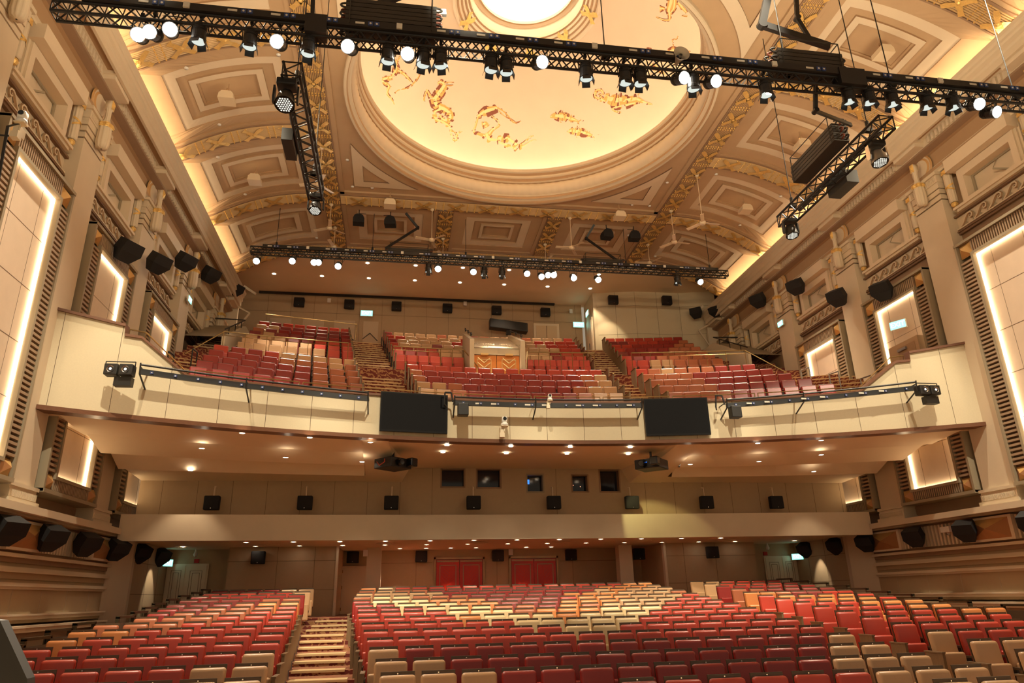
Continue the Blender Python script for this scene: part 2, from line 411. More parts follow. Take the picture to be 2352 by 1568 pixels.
for s in (-1, 1):
    for y in RIBY + [8.1]: vault_rib(s, y + .39)
# dome moulding, dome, oculus -------------------------------------------------
dm = MB()
prof = [(6.36, 18.66), (6.36, 18.5), (6.33, 18.46), (6.25, 18.46), (6.22, 18.50), (6.22, 18.56), (6.16, 18.60), (6.10, 18.62), (6.10, 18.70), (6.15, 18.76),
        (6.13, 18.80), (6.10, 19.32), (6.02, 19.34), (5.96, 19.38), (6.0, 19.46), (5.97, 19.52), (5.93, 19.56), (5.93, 19.64), (5.97, 19.68), (5.92, 19.76), (5.87, 19.80), (5.87, 19.93), (5.92, 19.97), (6.25, 19.97), (6.25, 19.7), (6.95, 19.7), (6.95, 19.9)]
dm.lathe(prof, (0, CY, 0), 128, 0, mis=[0] * 2 + [0, 1, 1, 0, 0, 1, 1, 0, 0, 1, 0, 1, 1, 0, 0, 1, 1, 0, 0, 0, 0, 2, 2, 2, 0][:len(prof) - 1] + [0] * 9)
dome_trim = struct('trim_%d' % 90, dm, [PL, PT2, PL2], smooth=False)
fl = MB()
fl.lathe([(6.13, 18.8), (6.03, 18.86), (5.98, 18.97), (5.96, 19.1), (5.99, 19.22), (6.06, 19.33)], (0, CY, 0), 480, 0, sc=lambda t, z: 1 + .0042 * abs(cos(60 * t)))
fl.obj('fluted_band', PL2, dome_trim, True)
DR0, DA, DZ0, DH = 2.7, 4.25, 19.9, 3.3
def dz(r):
    c = max(-1, min(1, (r - DR0) / DA)); return DZ0 + DH * sqrt(max(0, 1 - c * c))
do = MB(); do.lathe([(DR0 + DA * cos(t), DZ0 + DH * sin(t)) for t in steps(0, pi / 2, 28)], (0, CY, 0), 128)
struct('ceiling', do, [DOMEP], smooth=True)
oc = MB()
pr = [(2.75, 23.22), (2.75, 23.12), (2.66, 23.10), (2.60, 23.2), (2.52, 23.2), (2.46, 23.3), (2.38, 23.3), (2.32, 23.4), (2.24, 23.4), (2.2, 23.5), (2.12, 23.5), (2.1, 23.62), (2.1, 24.05), (1.95, 24.08), (1.9, 24.0), (1.83, 24.0), (1.83, 24.14), (1.9, 24.18), (2.3, 24.18)]
oc.lathe(pr, (0, CY, 0), 96, mis=[0, 0, 0, 1, 0, 1, 0, 1, 0, 1, 0, 2, 2, 0, 1, 0, 0, 0])
octrim = struct('trim_91', oc, [PL, PT2, PL2])
og = MB()
for i in range(10):
    t = 2 * pi * i / 10 + .1
    def Q(a, v, h, t=t):
        r = 2.43 + v * 1.05; tt = t + a / 2.43; return (r * cos(tt), CY + r * sin(tt), 23.28 - (r - 2.43) * .9 - h)
    xribbon(og, Q, .22, .3, .03)
og.obj('gilded_ribbons', GOLD, octrim)
od = MB(); od.lathe([(2.5, 24.2), (2.5, 24.4), (2.3, 24.9), (1.9, 25.3), (1.2, 25.6), (.5, 25.7), (0.01, 25.72)], (0, CY, 0), 64)
struct('ceiling', od, [DOMEP], smooth=True)
cl = MB(); cl.lathe([(6.72, 19.80), (6.62, 19.80), (6.62, 19.86), (6.72, 19.86), (6.72, 19.80)], (0, CY, 0), 96)
o = cl.obj('cove_light', E_COVE); o['label'] = 'glowing ring of cove lighting hidden behind the rim of the painted dome'; o['category'] = 'cove light'
cl = MB(); cl.lathe([(2.3, 24.24), (2.22, 24.24), (2.22, 24.3), (2.3, 24.3), (2.3, 24.24)], (0, CY, 0), 64)
o = cl.obj('cove_light', E_OCU); o['label'] = 'bright ring of cove lighting inside the small central oculus'; o['category'] = 'cove light'
# painted figures of the dome: flat paint on the curved shell ---------------------------------------------------
def on_dome(px, py, lift=0.012):
    d = ray(px, py).normalized(); t = 15.0; prev = None
    while t < 40:
        p = CAM + d * t; r = sqrt(p.x ** 2 + (p.y - CY) ** 2)
        if p.z > 19.9 and r < DR0 + DA:
            f = dz(r) - lift - p.z if r > DR0 else 23.2 - lift - p.z
            if f < 0: return p
        t += .02
    return p
def stroke(bm, pts, ws, mi, o=(760, 100), k=400 / 1344, lift=0.012):
    """tapered painted stroke through pixel points"""
    if len(pts) > 2:            # smooth the outline through its points
        n_, q_, w_ = len(pts), [], []
        for i in range(n_ - 1):
            p0, p1, p2, p3 = pts[max(0, i - 1)], pts[i], pts[i + 1], pts[min(n_ - 1, i + 2)]
            for j in range(4):
                t = j / 4
                q_.append(tuple(.5 * (2 * p1[c] + (p2[c] - p0[c]) * t + (2 * p0[c] - 5 * p1[c] + 4 * p2[c] - p3[c]) * t * t + (3 * p1[c] - p0[c] - 3 * p2[c] + p3[c]) * t ** 3) for c in (0, 1)))
                w_.append(ws[i] + (ws[i + 1] - ws[i]) * t)
        pts, ws = q_ + [pts[-1]], w_ + [ws[-1]]
    P = [(o[0] + x * k, o[1] + y * k) for x, y in pts]
    if len(P) == 2: P = [P[0], ((P[0][0] + P[1][0]) / 2, (P[0][1] + P[1][1]) / 2), P[1]]; ws = [ws[0], (ws[0] + ws[-1]) / 2, ws[-1]]
    L = []
    for i, (x, y) in enumerate(P):
        a = P[max(0, i - 1)]; b = P[min(len(P) - 1, i + 1)]
        dx, dy = b[0] - a[0], b[1] - a[1]; n = math.hypot(dx, dy) or 1; w = ws[i] * k / 2
        L.append((on_dome(x - dy / n * w, y + dx / n * w, lift), on_dome(x + dy / n * w, y - dx / n * w, lift)))
    for (a, b), (c, d) in zip(L, L[1:]): bm.quad(a, b, d, c, mi)
def figure(name, label, strokes, o=(760, 100), k=400 / 1344):
    bm = MB()
    for pts, ws in strokes:
        stroke(bm, pts, [w * 1.35 + 5 for w in ws], 2, o, k, .010)
        stroke(bm, pts, ws, 1, o, k, .018)
        if max(ws) > 14: stroke(bm, [(x - 2, y - 3) for x, y in pts], [w * .42 for w in ws], 0, o, k, .026)
    ob = bm.obj(name, [MURL, MURM, MURD]); ob['label'] = label; ob['category'] = 'ceiling painting'; ob['group'] = 'painted figures on the dome'
figure('painted_archer', 'gold painted archer drawing a bow on the dome near its moulding', [
    ([(500, 150), (505, 190), (480, 250)], [20, 40, 28]), ([(510, 150), (498, 130)], [22, 16]), ([(520, 210), (570, 240), (630, 305)], [26, 20, 10]), ([(545, 90), (500, 150), (490, 180)], [8, 14, 18]),
    ([(475, 262), (420, 275), (395, 275)], [34, 36, 22]), ([(395, 290), (440, 320), (452, 340)], [26, 26, 22]), ([(450, 330), (435, 385), (470, 430), (490, 470)], [24, 18, 12, 5]),
    ([(695, 190), (680, 250), (635, 310), (580, 345), (520, 360), (490, 385)], [5, 8, 11, 10, 8, 4])])
figure('painted_sea_goat', 'gold painted leaping sea goat with a coiled fish tail', [
    ([(825, 310), (850, 300), (880, 315)], [14, 36, 34]), ([(890, 300), (950, 297)], [9, 4]), ([(890, 325), (945, 322)], [8, 4]), ([(880, 320), (840, 380), (800, 430)], [50, 62, 60]),
    ([(770, 420), (745, 360)], [24, 12]), ([(745, 355), (725, 400), (718, 445)], [16, 12, 13]), ([(800, 420), (820, 480), (880, 510), (920, 545), (915, 590), (870, 590), (840, 555)], [66, 66, 62, 50, 42, 32, 20]),
    ([(850, 510), (805, 530), (810, 580), (870, 610), (920, 650), (930, 700), (950, 745), (975, 735), (965, 690), (930, 672)], [34, 34, 36, 36, 28, 20, 16, 13, 10, 8]), ([(965, 720), (985, 690), (1015, 678)], [22, 16, 4])])
figure('painted_water_bearer', 'gold painted swimming figure raising a water jar', [
    ([(1130, 565), (1200, 525), (1285, 500)], [24, 64, 44]), ([(1135, 570), (1115, 640), (1100, 680)], [14, 15, 18]), ([(1100, 682), (1150, 700), (1195, 715)], [18, 22, 34]), ([(1240, 560), (1290, 600), (1300, 635)], [12, 14, 16]), ([(1300, 635), (1250, 665), (1220, 700)], [16, 24, 40]),
    ([(1165, 625), (1190, 625), (1205, 645)], [40, 52, 36]), ([(1200, 690), (1225, 740), (1290, 745)], [48, 58, 46]), ([(1290, 735), (1360, 735), (1430, 780), (1450, 805)], [46, 60, 44, 28]), ([(1290, 760), (1370, 790), (1440, 820)], [30, 30, 22]),
    ([(1450, 812), (1510, 780), (1550, 750), (1585, 745)], [28, 20, 12, 6]), ([(1440, 800), (1495, 765), (1530, 725), (1565, 712)], [20, 16, 12, 8]),
    ([(1285, 495), (1330, 520), (1370, 560), (1410, 610), (1470, 598)], [12, 10, 9, 7, 3]), ([(1290, 510), (1340, 560), (1400, 590), (1440, 625)], [8, 6, 6, 3])])
F2 = dict(o=(1160, 100), k=400 / 1344)
for nm, lb, dx_, dy_, kk in (('painted_fish', 'upper of two gold painted fish with a spiny back fin', 0, 0, 1.0), ('painted_fish', 'lower of two gold painted fish below the ram', 130, 118, .96)):
    f = lambda l: [(350 + (x - 350) * kk + dx_, 570 + (y - 570) * kk + dy_) for x, y in l]
    figure(nm, lb, [(f([(348, 570), (380, 558), (430, 563), (490, 575), (560, 598)]), [8, 44, 62, 46, 12]), (f([(560, 600), (608, 590)]), [12, 6]), (f([(560, 600), (575, 632)]), [12, 5]),
        (f([(440, 545), (455, 580)]), [22, 30]), (f([(425, 600), (435, 610)]), [14, 5]), (f([(505, 598), (518, 606)]), [10, 4])] + [(f([(425 + 17 * i, 530 + 6 * i), (432 + 17 * i, 512 + 6.6 * i)]), [8, 2]) for i in range(7)], **F2)
figure('painted_ram', 'gold painted running ram with a curled horn and scrolled fleece', [
    ([(760, 395), (745, 362), (705, 365), (695, 405), (725, 425), (745, 400), (722, 388)], [14, 18, 20, 20, 16, 11, 6]), ([(740, 430), (775, 450)], [40, 24]), ([(770, 410), (830, 435), (880, 440)], [56, 92, 78]),
    ([(880, 430), (940, 440), (1020, 425)], [80, 62, 56]), ([(1020, 430), (1080, 455), (1140, 470)], [44, 20, 7]), ([(1010, 460), (930, 480)], [22, 40]), ([(900, 485), (830, 505), (870, 530), (895, 530)], [34, 16, 12, 10]), ([(1025, 400), (1035, 380), (1015, 378)], [10, 6, 4])], **F2)
F3 = dict(o=(1380, 0), k=260 / 1344)
figure('painted_twins', 'pair of gold painted figures beside the dome rim', [
    ([(840, -60), (835, 30), (810, 120), (820, 180)], [90, 84, 60, 40]), ([(820, 180), (815, 235)], [34, 26]), ([(815, 238), (740, 235), (660, 200)], [24, 18, 10]), ([(760, 105), (700, 105)], [24, 66]),
    ([(880, -20), (870, 90), (830, 160)], [50, 46, 30]), ([(920, 30), (960, 80), (1020, 150)], [40, 50, 20]), ([(1030, 190), (960, 190)], [16, 10])], **F3)
figure('painted_bull', 'gold painted bull half hidden behind the lighting truss', [
    ([(480, 640), (560, 610), (650, 640), (760, 660)], [40, 70, 60, 40]), ([(770, 650), (860, 600), (930, 640)], [40, 80, 50]), ([(930, 650), (970, 600), (1060, 620)], [40, 40, 20]), ([(855, 580), (860, 520), (850, 475), (900, 460), (915, 425)], [12, 10, 9, 10, 8]),
    ([(640, 760), (700, 830), (760, 880)], [50, 40, 14]), ([(600, 760), (640, 850)], [40, 14])], **F3)
# ================================================================== SIDE WALLS
PY = [8.47, 13.07, 17.67, 22.27, 26.87, 31.47]     # pilaster centres along the hall
BY = [10.77, 15.37, 19.97, 24.57, 29.17]           # bay centres
SIDE = {-1: 'left', 1: 'right'}
def X(s, a): return s * a
def sbox(bm, s, a0, a1, y0, y1, z0, z1, mi=0): bm.box(min(s * a0, s * a1), max(s * a0, s * a1), y0, y1, z0, z1, mi)
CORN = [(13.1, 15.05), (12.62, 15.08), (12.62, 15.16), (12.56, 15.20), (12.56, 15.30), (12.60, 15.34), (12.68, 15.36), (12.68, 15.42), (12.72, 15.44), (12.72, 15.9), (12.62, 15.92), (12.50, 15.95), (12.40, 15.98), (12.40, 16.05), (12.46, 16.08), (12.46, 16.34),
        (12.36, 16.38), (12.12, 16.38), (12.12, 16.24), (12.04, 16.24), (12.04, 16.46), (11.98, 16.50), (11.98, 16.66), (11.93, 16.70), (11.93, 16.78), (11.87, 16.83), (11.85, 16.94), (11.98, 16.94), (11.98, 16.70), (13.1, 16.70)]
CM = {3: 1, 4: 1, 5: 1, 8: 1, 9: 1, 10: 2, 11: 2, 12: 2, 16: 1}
wave_m = MB()
def wave_motif(bm, P):
    """one running-wave curl, P(u, v, h): u along the wall 0..1, v up, h out"""
    R = [(-.02, .02), (.12, .10), (.22, .2), (.31, .28), (.42, .33), (.53, .31), (.58, .24), (.54, .17), (.46, .16), (.42, .2), (.45, .235), (.49, .22)]
    W = [.035, .04, .042, .042, .04, .04, .04, .038, .032, .026, .02, .014]
    pv = None
    for i, ((u, v), w) in enumerate(zip(R, W)):
        a = R[max(0, i - 1)]; b = R[min(len(R) - 1, i + 1)]; dx, dy = b[0] - a[0], b[1] - a[1]; n = math.hypot(dx, dy)
        nx, ny = -dy / n * w, dx / n * w
        q = (P(u + nx, v + ny, .02), P(u + nx * .6, v + ny * .6, .075), P(u - nx * .6, v - ny * .6, .075), P(u - nx, v - ny, .02))
        if pv:
            for k in range(3): bm.quad(pv[k], pv[k + 1], q[k + 1], q[k], 1 if k == 1 else 0)
        pv = q
    # second limb sweeping down to the next curl, and the small scale field
    bm.quad(P(.5, .02, .035), P(.62, .3, .035), P(.68, .12, .035), P(.72, .02, .035), 2)
    bm.quad(P(.05, .0, .03), P(.22, .14, .03), P(.36, .02, .03), P(.3, .0, .03), 2)
def torch(s, y, z0, z1, r, a, label, big=False):
    t = thing('carved_torch', label, 'wall ornament', (s * a, y, z0), group='carved torches high on the side walls')
    H = z1 - z0; b = MB()
    fl = lambda th, z: 1 + .07 * cos(10 * th)
    if big:
        b.lathe([(.02, 0), (r * .8, .02), (r * .9, .1), (r * .95, .12), (r, .16), (r * .95, H * .42), (r * .98, H * .48), (r * .6, H * .56), (r * .42, H * .62), (r * .42, H * .8), (r * .6, H * .84)], (0, 0, 0), 40, sc=fl)
        b.box(-r * .5, r * .5, -r * .55, r * .55, H * .84, H, 0)
    else:
        b.lathe([(r * .7, .13 * H), (r, .15 * H), (r * .9, .19 * H), (r * .95, .2 * H), (r * 1.0, .9 * H), (r * .8, .93 * H)], (0, 0, 0), 40, sc=fl)
        b.box(-r, r, -r, r, H * .93, H, 0)
    b.obj('shaft', PL, t, True)
    g = MB()
    if big:
        for k, (z, w) in enumerate(((H * .44, r * 1.12), (H * .5, r * 1.1), (H * .47, r * 1.2))):
            g.lathe([(w * .9, z - .03), (w, z), (w * .9, z + .03)], (0, 0, 0), 16, sc=lambda th, z: 1 + .12 * sin(5 * th))
    else:
        for k in range(2):
            pr = None
            for i in range(9):
                th = pi * i / 8 + pi / 2 if s > 0 else -pi / 2 + pi * i / 8
                z = H * (.45 + (.16 if k else -.0) * (i / 8) - (0 if k else -.16) * (1 - i / 8))
                p = [Vector((r * 1.14 * cos(th), r * 1.14 * sin(th), z + q)) for q in (-.03, .03)]
                if pr: g.quad(pr[0], pr[1], p[1], p[0])
                pr = p
        g.lathe([(.01, 0), (r * .55, .02 * H), (r * .85, .07 * H), (r * .7, .12 * H)], (0, 0, 0), 12)
    g.obj('gilded_ribbon', GOLD, t)
    c = MB(); zc_ = H * (.92 if big else .965); e = r * (.5 if big else .8); aa = -s * r * (.52 if big else 1.02); hh = H * (.075 if big else .035) + .03
    P = [(aa, -e, zc_ - hh), (aa, e, zc_ - hh), (aa, e, zc_ + hh), (aa, -e, zc_ + hh)]; ap = (aa - s * .06, 0, zc_)
    for i in range(4): c.add([P[i], P[(i + 1) % 4], ap], [(0, 1, 2)])
    c.obj('gold_stud', GOLD, t)
    return t
def pyramid(bm, s, a, y0, y1, z0, z1, h, mi=(0, 1, 2, 3)):
    P = [(s * a, y0, z0), (s * a, y1, z0), (s * a, y1, z1), (s * a, y0, z1)]; ap = (s * (a - h), (y0 + y1) / 2, (z0 + z1) / 2)
    for i in range(4): bm.add([P[i], P[(i + 1) % 4], ap], [(0, 1, 2)], mi[i])
place_word = ['nearest the stage', 'second from the stage', 'third from the stage', 'fourth from the stage', 'nearest the rear wall']
for s in (-1, 1):
    sd = SIDE[s]
    w = MB()
    # masonry shell
    sbox(w, s, 13.0, 13.3, 6.0, 24.3, 0, 17.2, 0); sbox(w, s, 13.0, 13.3, 24.3, 31.5, 4.5, 17.2, 0); sbox(w, s, 12.95, 13.3, 31.5, 37.2, 9.0, 18.6, 0)
    struct('wall_%s' % sd, w, [PB if False else PT])
    # cornice
    c = MB(); pts = CORN
    y0, y1 = 6.0, 33.6
    for i in range(len(pts) - 1):
        (a, z), (a2, z2) = pts[i], pts[i + 1]
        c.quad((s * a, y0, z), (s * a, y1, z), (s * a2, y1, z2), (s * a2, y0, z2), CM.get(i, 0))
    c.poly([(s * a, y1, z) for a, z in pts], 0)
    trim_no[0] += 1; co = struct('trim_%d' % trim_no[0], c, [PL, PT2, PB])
    d = MB(); y = 6.1
    while y < 33.4:
        if not any(abs(y + .05 - p) < .78 for p in PY): sbox(d, s, 12.38, 12.47, y, y + .085, 16.10, 16.32)
        y += .17
    d.obj('dentils', PL2, co, kind='stuff')
    for p in PY + [33.0]:
        if p > 33: continue
        b = MB(); sbox(b, s, 12.14, 12.5, p - .5, p + .55, 16.12, 16.37); sbox(b, s, 12.10, 12.5, p - .55, p + .6, 16.26, 16.37); b.obj('bracket', PL2, co)
    # pilasters
    for i, p in enumerate(PY):
        b = MB(); hw = .575; zb = 5.2
        if p > 31: zb = 10.0
        F = 12.55
        sbox(b, s, F, 13.05, p - hw, p + hw, zb, 14.12)
        for k, zz in enumerate((14.17, 14.36, 14.54)):
            sbox(b, s, F + .05, 13.05, p - hw + .04, p + hw - .04, zz - .05, zz, 1)
            sbox(b, s, F - .015 * k, 13.05, p - hw - .012 * k, p + hw + .012 * k, zz, zz + .15 if k < 2 else zz + .12)
        sbox(b, s, F - .03, 13.05, p - hw - .03, p + hw + .03, 14.66, 14.74)
        sbox(b, s, F - .06, 13.05, p - hw - .06, p + hw + .06, 14.74, 14.98)
        for q in range(24): sbox(b, s, F - .075, F - .05, p - hw + .02 + q * .047, p - hw + .045 + q * .047, 14.78, 14.95)
        sbox(b, s, F - .12, 13.05, p - hw - .12, p + hw + .12, 14.98, 15.08)
        if p < 31:
            sbox(b, s, F - .10, 13.05, p - hw - .08, p + hw + .08, 5.12, 5.2); sbox(b, s, F - .06, 13.05, p - hw - .05, p + hw + .05, 5.05, 5.12)
            sbox(b, s, F - .08, 13.05, p - hw - .06, p + hw + .06, 4.86, 5.05)
            for q in range(26): sbox(b, s, F - .10, F - .07, p - hw + .0 + q * .045, p - hw + .024 + q * .045, 4.89, 5.03)
            sbox(b, s, F - .13, 13.05, p - hw - .12, p + hw + .12, 4.72, 4.86)
        trim_no[0] += 1; struct('trim_%d' % trim_no[0], b, [PL, LOUVD])
        # roundel behind the torch
        r = MB(); ya, za = p, 15.60
        for (r0, r1, h0, h1, m_) in ((.46, .42, 0, .05, 1), (.42, .36, .05, .03, 0), (.36, .30, .03, .06, 1), (.30, .0, .06, .06, 0)):
            n = 28
            for q in range(n):
                t0, t1 = 2 * pi * q / n, 2 * pi * (q + 1) / n
                f = lambda rr, t, h: (s * (12.66 - h), ya + rr * cos(t), za + rr * sin(t))
                r.quad(f(r0, t0, h0), f(r0, t1, h0), f(r1, t1, h1), f(r1, t0, h1), m_)
        r.obj('roundel', [PL, mat('roundel_gilt', (.52, .30, .12), .5)], co)
        nm = ['at the stage end', 'beside the first bay', 'on the pilaster where the balcony front meets the wall', 'on the second pilaster above the balcony', 'on the pilaster with the exit sign', 'on the last pilaster at the rear'][i]
        torch(s, p, 14.2, 15.72, .17, 12.36, 'carved fluted torch %s, %s wall' % (nm, sd), True)
    # bays
    for i, y in enumerate(BY):
        pw = place_word[i]
        # running wave frieze with mouldings
        b = MB(); h0 = 1.72
        sbox(b, s, 12.84, 13.05, y - h0, y + h0, 12.86, 13.02, 3); sbox(b, s, 12.80, 13.05, y - h0, y + h0, 12.93, 12.97, 3)
        sbox(b, s, 12.90, 13.05, y - h0, y + h0, 13.02, 13.47, 0); sbox(b, s, 12.82, 13.05, y - h0, y + h0, 13.02, 13.055, 1)
        sbox(b, s, 12.80, 13.05, y - h0, y + h0, 13.44, 13.50, 3)
        trim_no[0] += 1; fo = struct('trim_%d' % trim_no[0], b, [PL, PL2, PT, PBE])
        g = MB(); u = y + h0 - .02
        for q in range(6):
            yy = y + h0 - .15 - q * .555
            P = lambda uu, v, h, yy=yy: (s * (12.90 - h), yy - (uu * .86), 13.045 + v)
            wave_motif(g, P)
        g.obj('running_wave_carving', [PT2, PL, PG], fo)
        # window
        win = MB(); ow, z0, z1 = .86, 13.72, 14.46
        # frame around a real opening (a box with a hole), depth back to the wall
        def ring(bm, a0, a1, hy, za, zb, hy2, za2, zb2, mi):
            sbox(bm, s, a0, a1, y - hy, y - hy2, za, zb, mi); sbox(bm, s, a0, a1, y + hy2, y + hy, za, zb, mi)
            sbox(bm, s, a0, a1, y - hy2, y + hy2, za, za2, mi); sbox(bm, s, a0, a1, y - hy2, y + hy2, zb2, zb, mi)
        ring(win, 12.66, 13.05, 1.06, 13.62, 14.72, ow, z0, z1, 0)
        ring(win, 12.72, 13.05, 1.14, 13.6, 14.80, 1.06, 13.62, 14.72, 1)
        ring(win, 12.78, 13.05, 1.20, 13.56, 14.86, 1.14, 13.6, 14.80, 0)
        sbox(win, s, 12.64, 13.05, y - 1.5, y + 1.5, 13.58, 13.66, 0); sbox(win, s, 12.70, 13.05, y - 1.42, y + 1.42, 13.50, 13.58, 1)
        sbox(win, s, 12.40, 13.05, y - 1.19, y + 1.19, 14.74, 15.14, 0)
        wo = struct('window_%d' % (i + 1 + (5 if s > 0 else 0)), win, [PL2, PL])
        gl = MB(); sbox(gl, s, 12.98, 13.02, y - ow, y + ow, z0, z1, 0); gl.obj('pane', PL, wo)
        sh = MB()
        ring(sh, 12.93, 12.97, ow, z0, z1, ow - .08, z0 + .08, z1 - .06, 0)
        sh.tube((s * 12.95, y - .1, z1 - .05), (s * 12.72, y - .12, z0 + .34), .012, 6); sh.tube((s * 12.72, y - .12, z0 + .34), (s * 12.92, y - .5, z0 + .1), .035, 4)
        sh.obj('open_casement', PG, wo)
        for sg in (-1, 1):
            torch(s, y + sg * 1.47, 13.7, 14.98, .125, 12.72, 'slim carved torch at the %s side of the window %s, %s wall' % ('near' if sg < 0 else 'far', pw, sd))
            ro = MB(); ro.lathe([(.14, 0), (.12, .06), (.05, .1), (.01, .11)], (0, 0, 0), 12, axis='x')
            q = ro.obj('rosette', GOLD, wo); q.location = (s * 12.92, y + sg * 1.25, 14.95); q.scale = (-s, 1, 1)
        # niche
        if i == 4: continue
        t = thing('illuminated_niche', 'tall backlit cream wall niche %s on the %s wall' % (pw, sd), 'wall niche', (s * 12.42, y, 5.2), group='backlit niches on the side walls')
        hi, zA, zB = .98, 5.62, 11.82
        loc = lambda bm: bm
        def tb(bm, a0, a1, ya, yb, za, zb, mi=0): sbox(bm, s, a0, a1, ya, yb, za, zb, mi)
        f = MB()
        L = []
        # side louvre beds
        for sg in (-1, 1):
            e0, e1 = (y + sg * (hi + .10), y + sg * 1.52); ya, yb = min(e0, e1), max(e0, e1)
            tb(f, 12.52, 13.0, ya, yb, 5.62, 11.82, 1)
            z = 5.68
            while z < 11.76:
                tb(f, 12.43, 12.52, ya, yb, z, z + .062, 0); z += .125
            e0, e1 = (y + sg * 1.52, y + sg * 1.60); tb(f, 12.40, 13.0, min(e0, e1), max(e0, e1), 5.17, 12.36, 2)
        for (za, zb) in ((5.26, 5.52), (11.92, 12.28)):
            tb(f, 12.52, 13.0, y - hi - .1, y + hi + .1, za, zb, 1)
            yy = y - hi - .08
            while yy < y + hi + .06: tb(f, 12.43, 12.52, yy, yy + .042, za, zb, 0); yy += .085
        tb(f, 12.38, 13.0, y - 1.6, y + 1.6, 5.15, 5.24, 2); tb(f, 12.38, 13.0, y - 1.6, y + 1.6, 12.30, 12.38, 2)
        fr = f.obj('louvre_surround', [LOUV, LOUVD, PG], None)
        rg = MB()
        ring(rg, 12.40, 12.60, hi + .10, 5.52, 11.92, hi + .02, 5.60, 11.84, 0)
        fr2 = rg.obj('inner_frame', PG, None)
        ed = MB(); ring(ed, 12.53, 12.60, hi + .02, 5.60, 11.84, hi, 5.62, 11.82, 0)
        le = ed.obj('light_strip', E_NICHE, None)
        pn = MB(); tb(pn, 12.60, 12.66, y - hi, y + hi, 5.62, 11.82, 0)
        for zz in (6.9, 8.15, 9.4, 10.65): tb(pn, 12.597, 12.6, y - hi, y + hi, zz, zz + .012, 1)
        for yy in (-.55, .55): tb(pn, 12.597, 12.6, y + yy, y + yy + .008, 5.62, 11.82, 1)
        pp = pn.obj('fabric_panel', [NICHE, SEAM], None)
        cb = []
        for sg in (-1, 1):
            for (za, zb) in ((5.24, 5.62), (11.88, 12.30)):
                k = MB(); e0, e1 = (y + sg * (hi + .1), y + sg * 1.52); pyramid(k, s, 12.50, min(e0, e1), max(e0, e1), za, zb, .16, (0, 1, 0, 1))
                cb.append(k.obj('gold_corner_block', [GOLDP, RUST if za < 6 else GOLDP], None))
        for q in [fr, fr2, le, pp] + cb:
            q.parent = t; q.matrix_parent_inverse = Matrix.Translation(-t.location)
    # plain brown wall behind the niches
    b = MB(); sbox(b, s, 12.93, 13.0, 6.0, 31.5, 4.7, 12.9, 0); struct('wall_%s' % sd, b, [PB])
    # ledge, box band, mouldings and dado below
    b = MB(); Y1 = 24.0
    sbox(b, s, 12.2, 13.0, 6.0, Y1, 4.56, 4.73, 0); sbox(b, s, 12.32, 13.0, 6.0, Y1, 4.50, 4.56, 1)
    sbox(b, s, 12.70, 13.0, 6.0, Y1, 3.70, 4.50, 2)
    for (a, z0, z1, m_) in ((12.55, 3.66, 3.74, 0), (12.66, 3.55, 3.66, 2), (12.62, 3.40, 3.46, 3), (12.56, 3.34, 3.40, 0), (12.68, 3.2, 3.34, 4), (12.58, 3.04, 3.12, 3), (12.64, 2.98, 3.04, 0),
                            (12.52, 2.40, 2.44, 3), (12.56, 2.32, 2.40, 0), (12.66, 2.24, 2.32, 4), (12.42, 2.14, 2.19, 3), (12.46, 2.04, 2.14, 0)):
        sbox(b, s, a, 13.0, 6.0, Y1 - .15, z0, z1, m_)
    sbox(b, s, 12.72, 13.0, 6.0, Y1, 2.4, 3.7, 4); sbox(b, s, 12.62, 13.0, 6.0, Y1, 0.0, 2.1, 5)
    for k in range(12):
        yy = 7.0 + k * 1.45
        sbox(b, s, 12.715, 12.73, yy, yy + .012, 2.44, 3.0, 6); sbox(b, s, 12.615, 12.63, yy + .5, yy + .512, 0.0, 2.0, 6)
    struct('wall_%s' % sd, b, [PL, PG, PB, PL2, FABW, mat('dado_grey', (0.30, 0.24, 0.165), 0.6, var=.06), mat('pale_seam', (0.5, 0.42, 0.3), 0.7)])
    # gold pyramid boxes and fluted strips
    for k, yb in enumerate((9.4, 13.9, 18.3, 22.95)):
        t = thing('pyramid_wall_box', 'copper toned pyramid panel in a pale frame under the ledge, %s along the %s wall' % (ORD[k + 1], sd), 'wall panel', (0, 0, 0), group='pyramid panels below the side ledges')
        f = MB(); sbox(f, s, 12.50, 12.72, yb - .82, yb + .82, 3.80, 4.46, 0); f.obj('frame', PL2, t)
        p_ = MB(); pyramid(p_, s, 12.50, yb - .70, yb + .70, 3.86, 4.40, .16, (0, 1, 2, 1)); p_.obj('panel', [RUST, mat('copper_dark', (.36, .17, .07), .5, metal=.3), GOLDP], t)
    fs = MB()
    for k in range(110):
        yy = 7.0 + k * .155
        if any(abs(yy - q) < .9 for q in (9.4, 13.9, 18.3, 22.95)): continue
        sbox(fs, s, 12.60, 12.71, yy, yy + .075, 3.82, 4.44, 0)
    trim_no[0] += 1; struct('trim_%d' % trim_no[0], fs, [PL])
    # pier and side wall under the balcony
    b = MB()
    b.prism([(12.7, 23.9), (12.28, 24.75), (12.28, 24.95), (13.0, 24.95), (13.0, 23.9)], lambda u, v, t: (s * u, v, t), 0, 4.55, 0)
    struct('wall_%s' % sd, b, [PL2])
    b = MB(); sbox(b, s, 12.3, 12.6, 24.95, 29.2, 0.5, 4.6, 0)
    for yy in (26.3, 27.5): sbox(b, s, 12.297, 12.31, yy, yy + .012, 0.5, 4.5, 1)
    for zz in (2.9, 3.85): sbox(b, s, 12.297, 12.31, 24.95, 28.4, zz, zz + .012, 1)
    struct('wall_%s' % sd, b, [FABW, SEAM])
    # side cove strip
    cs = MB(); sbox(cs, s, 12.12, 12.20, 6.2, 31.2, 16.72, 16.76, 0)
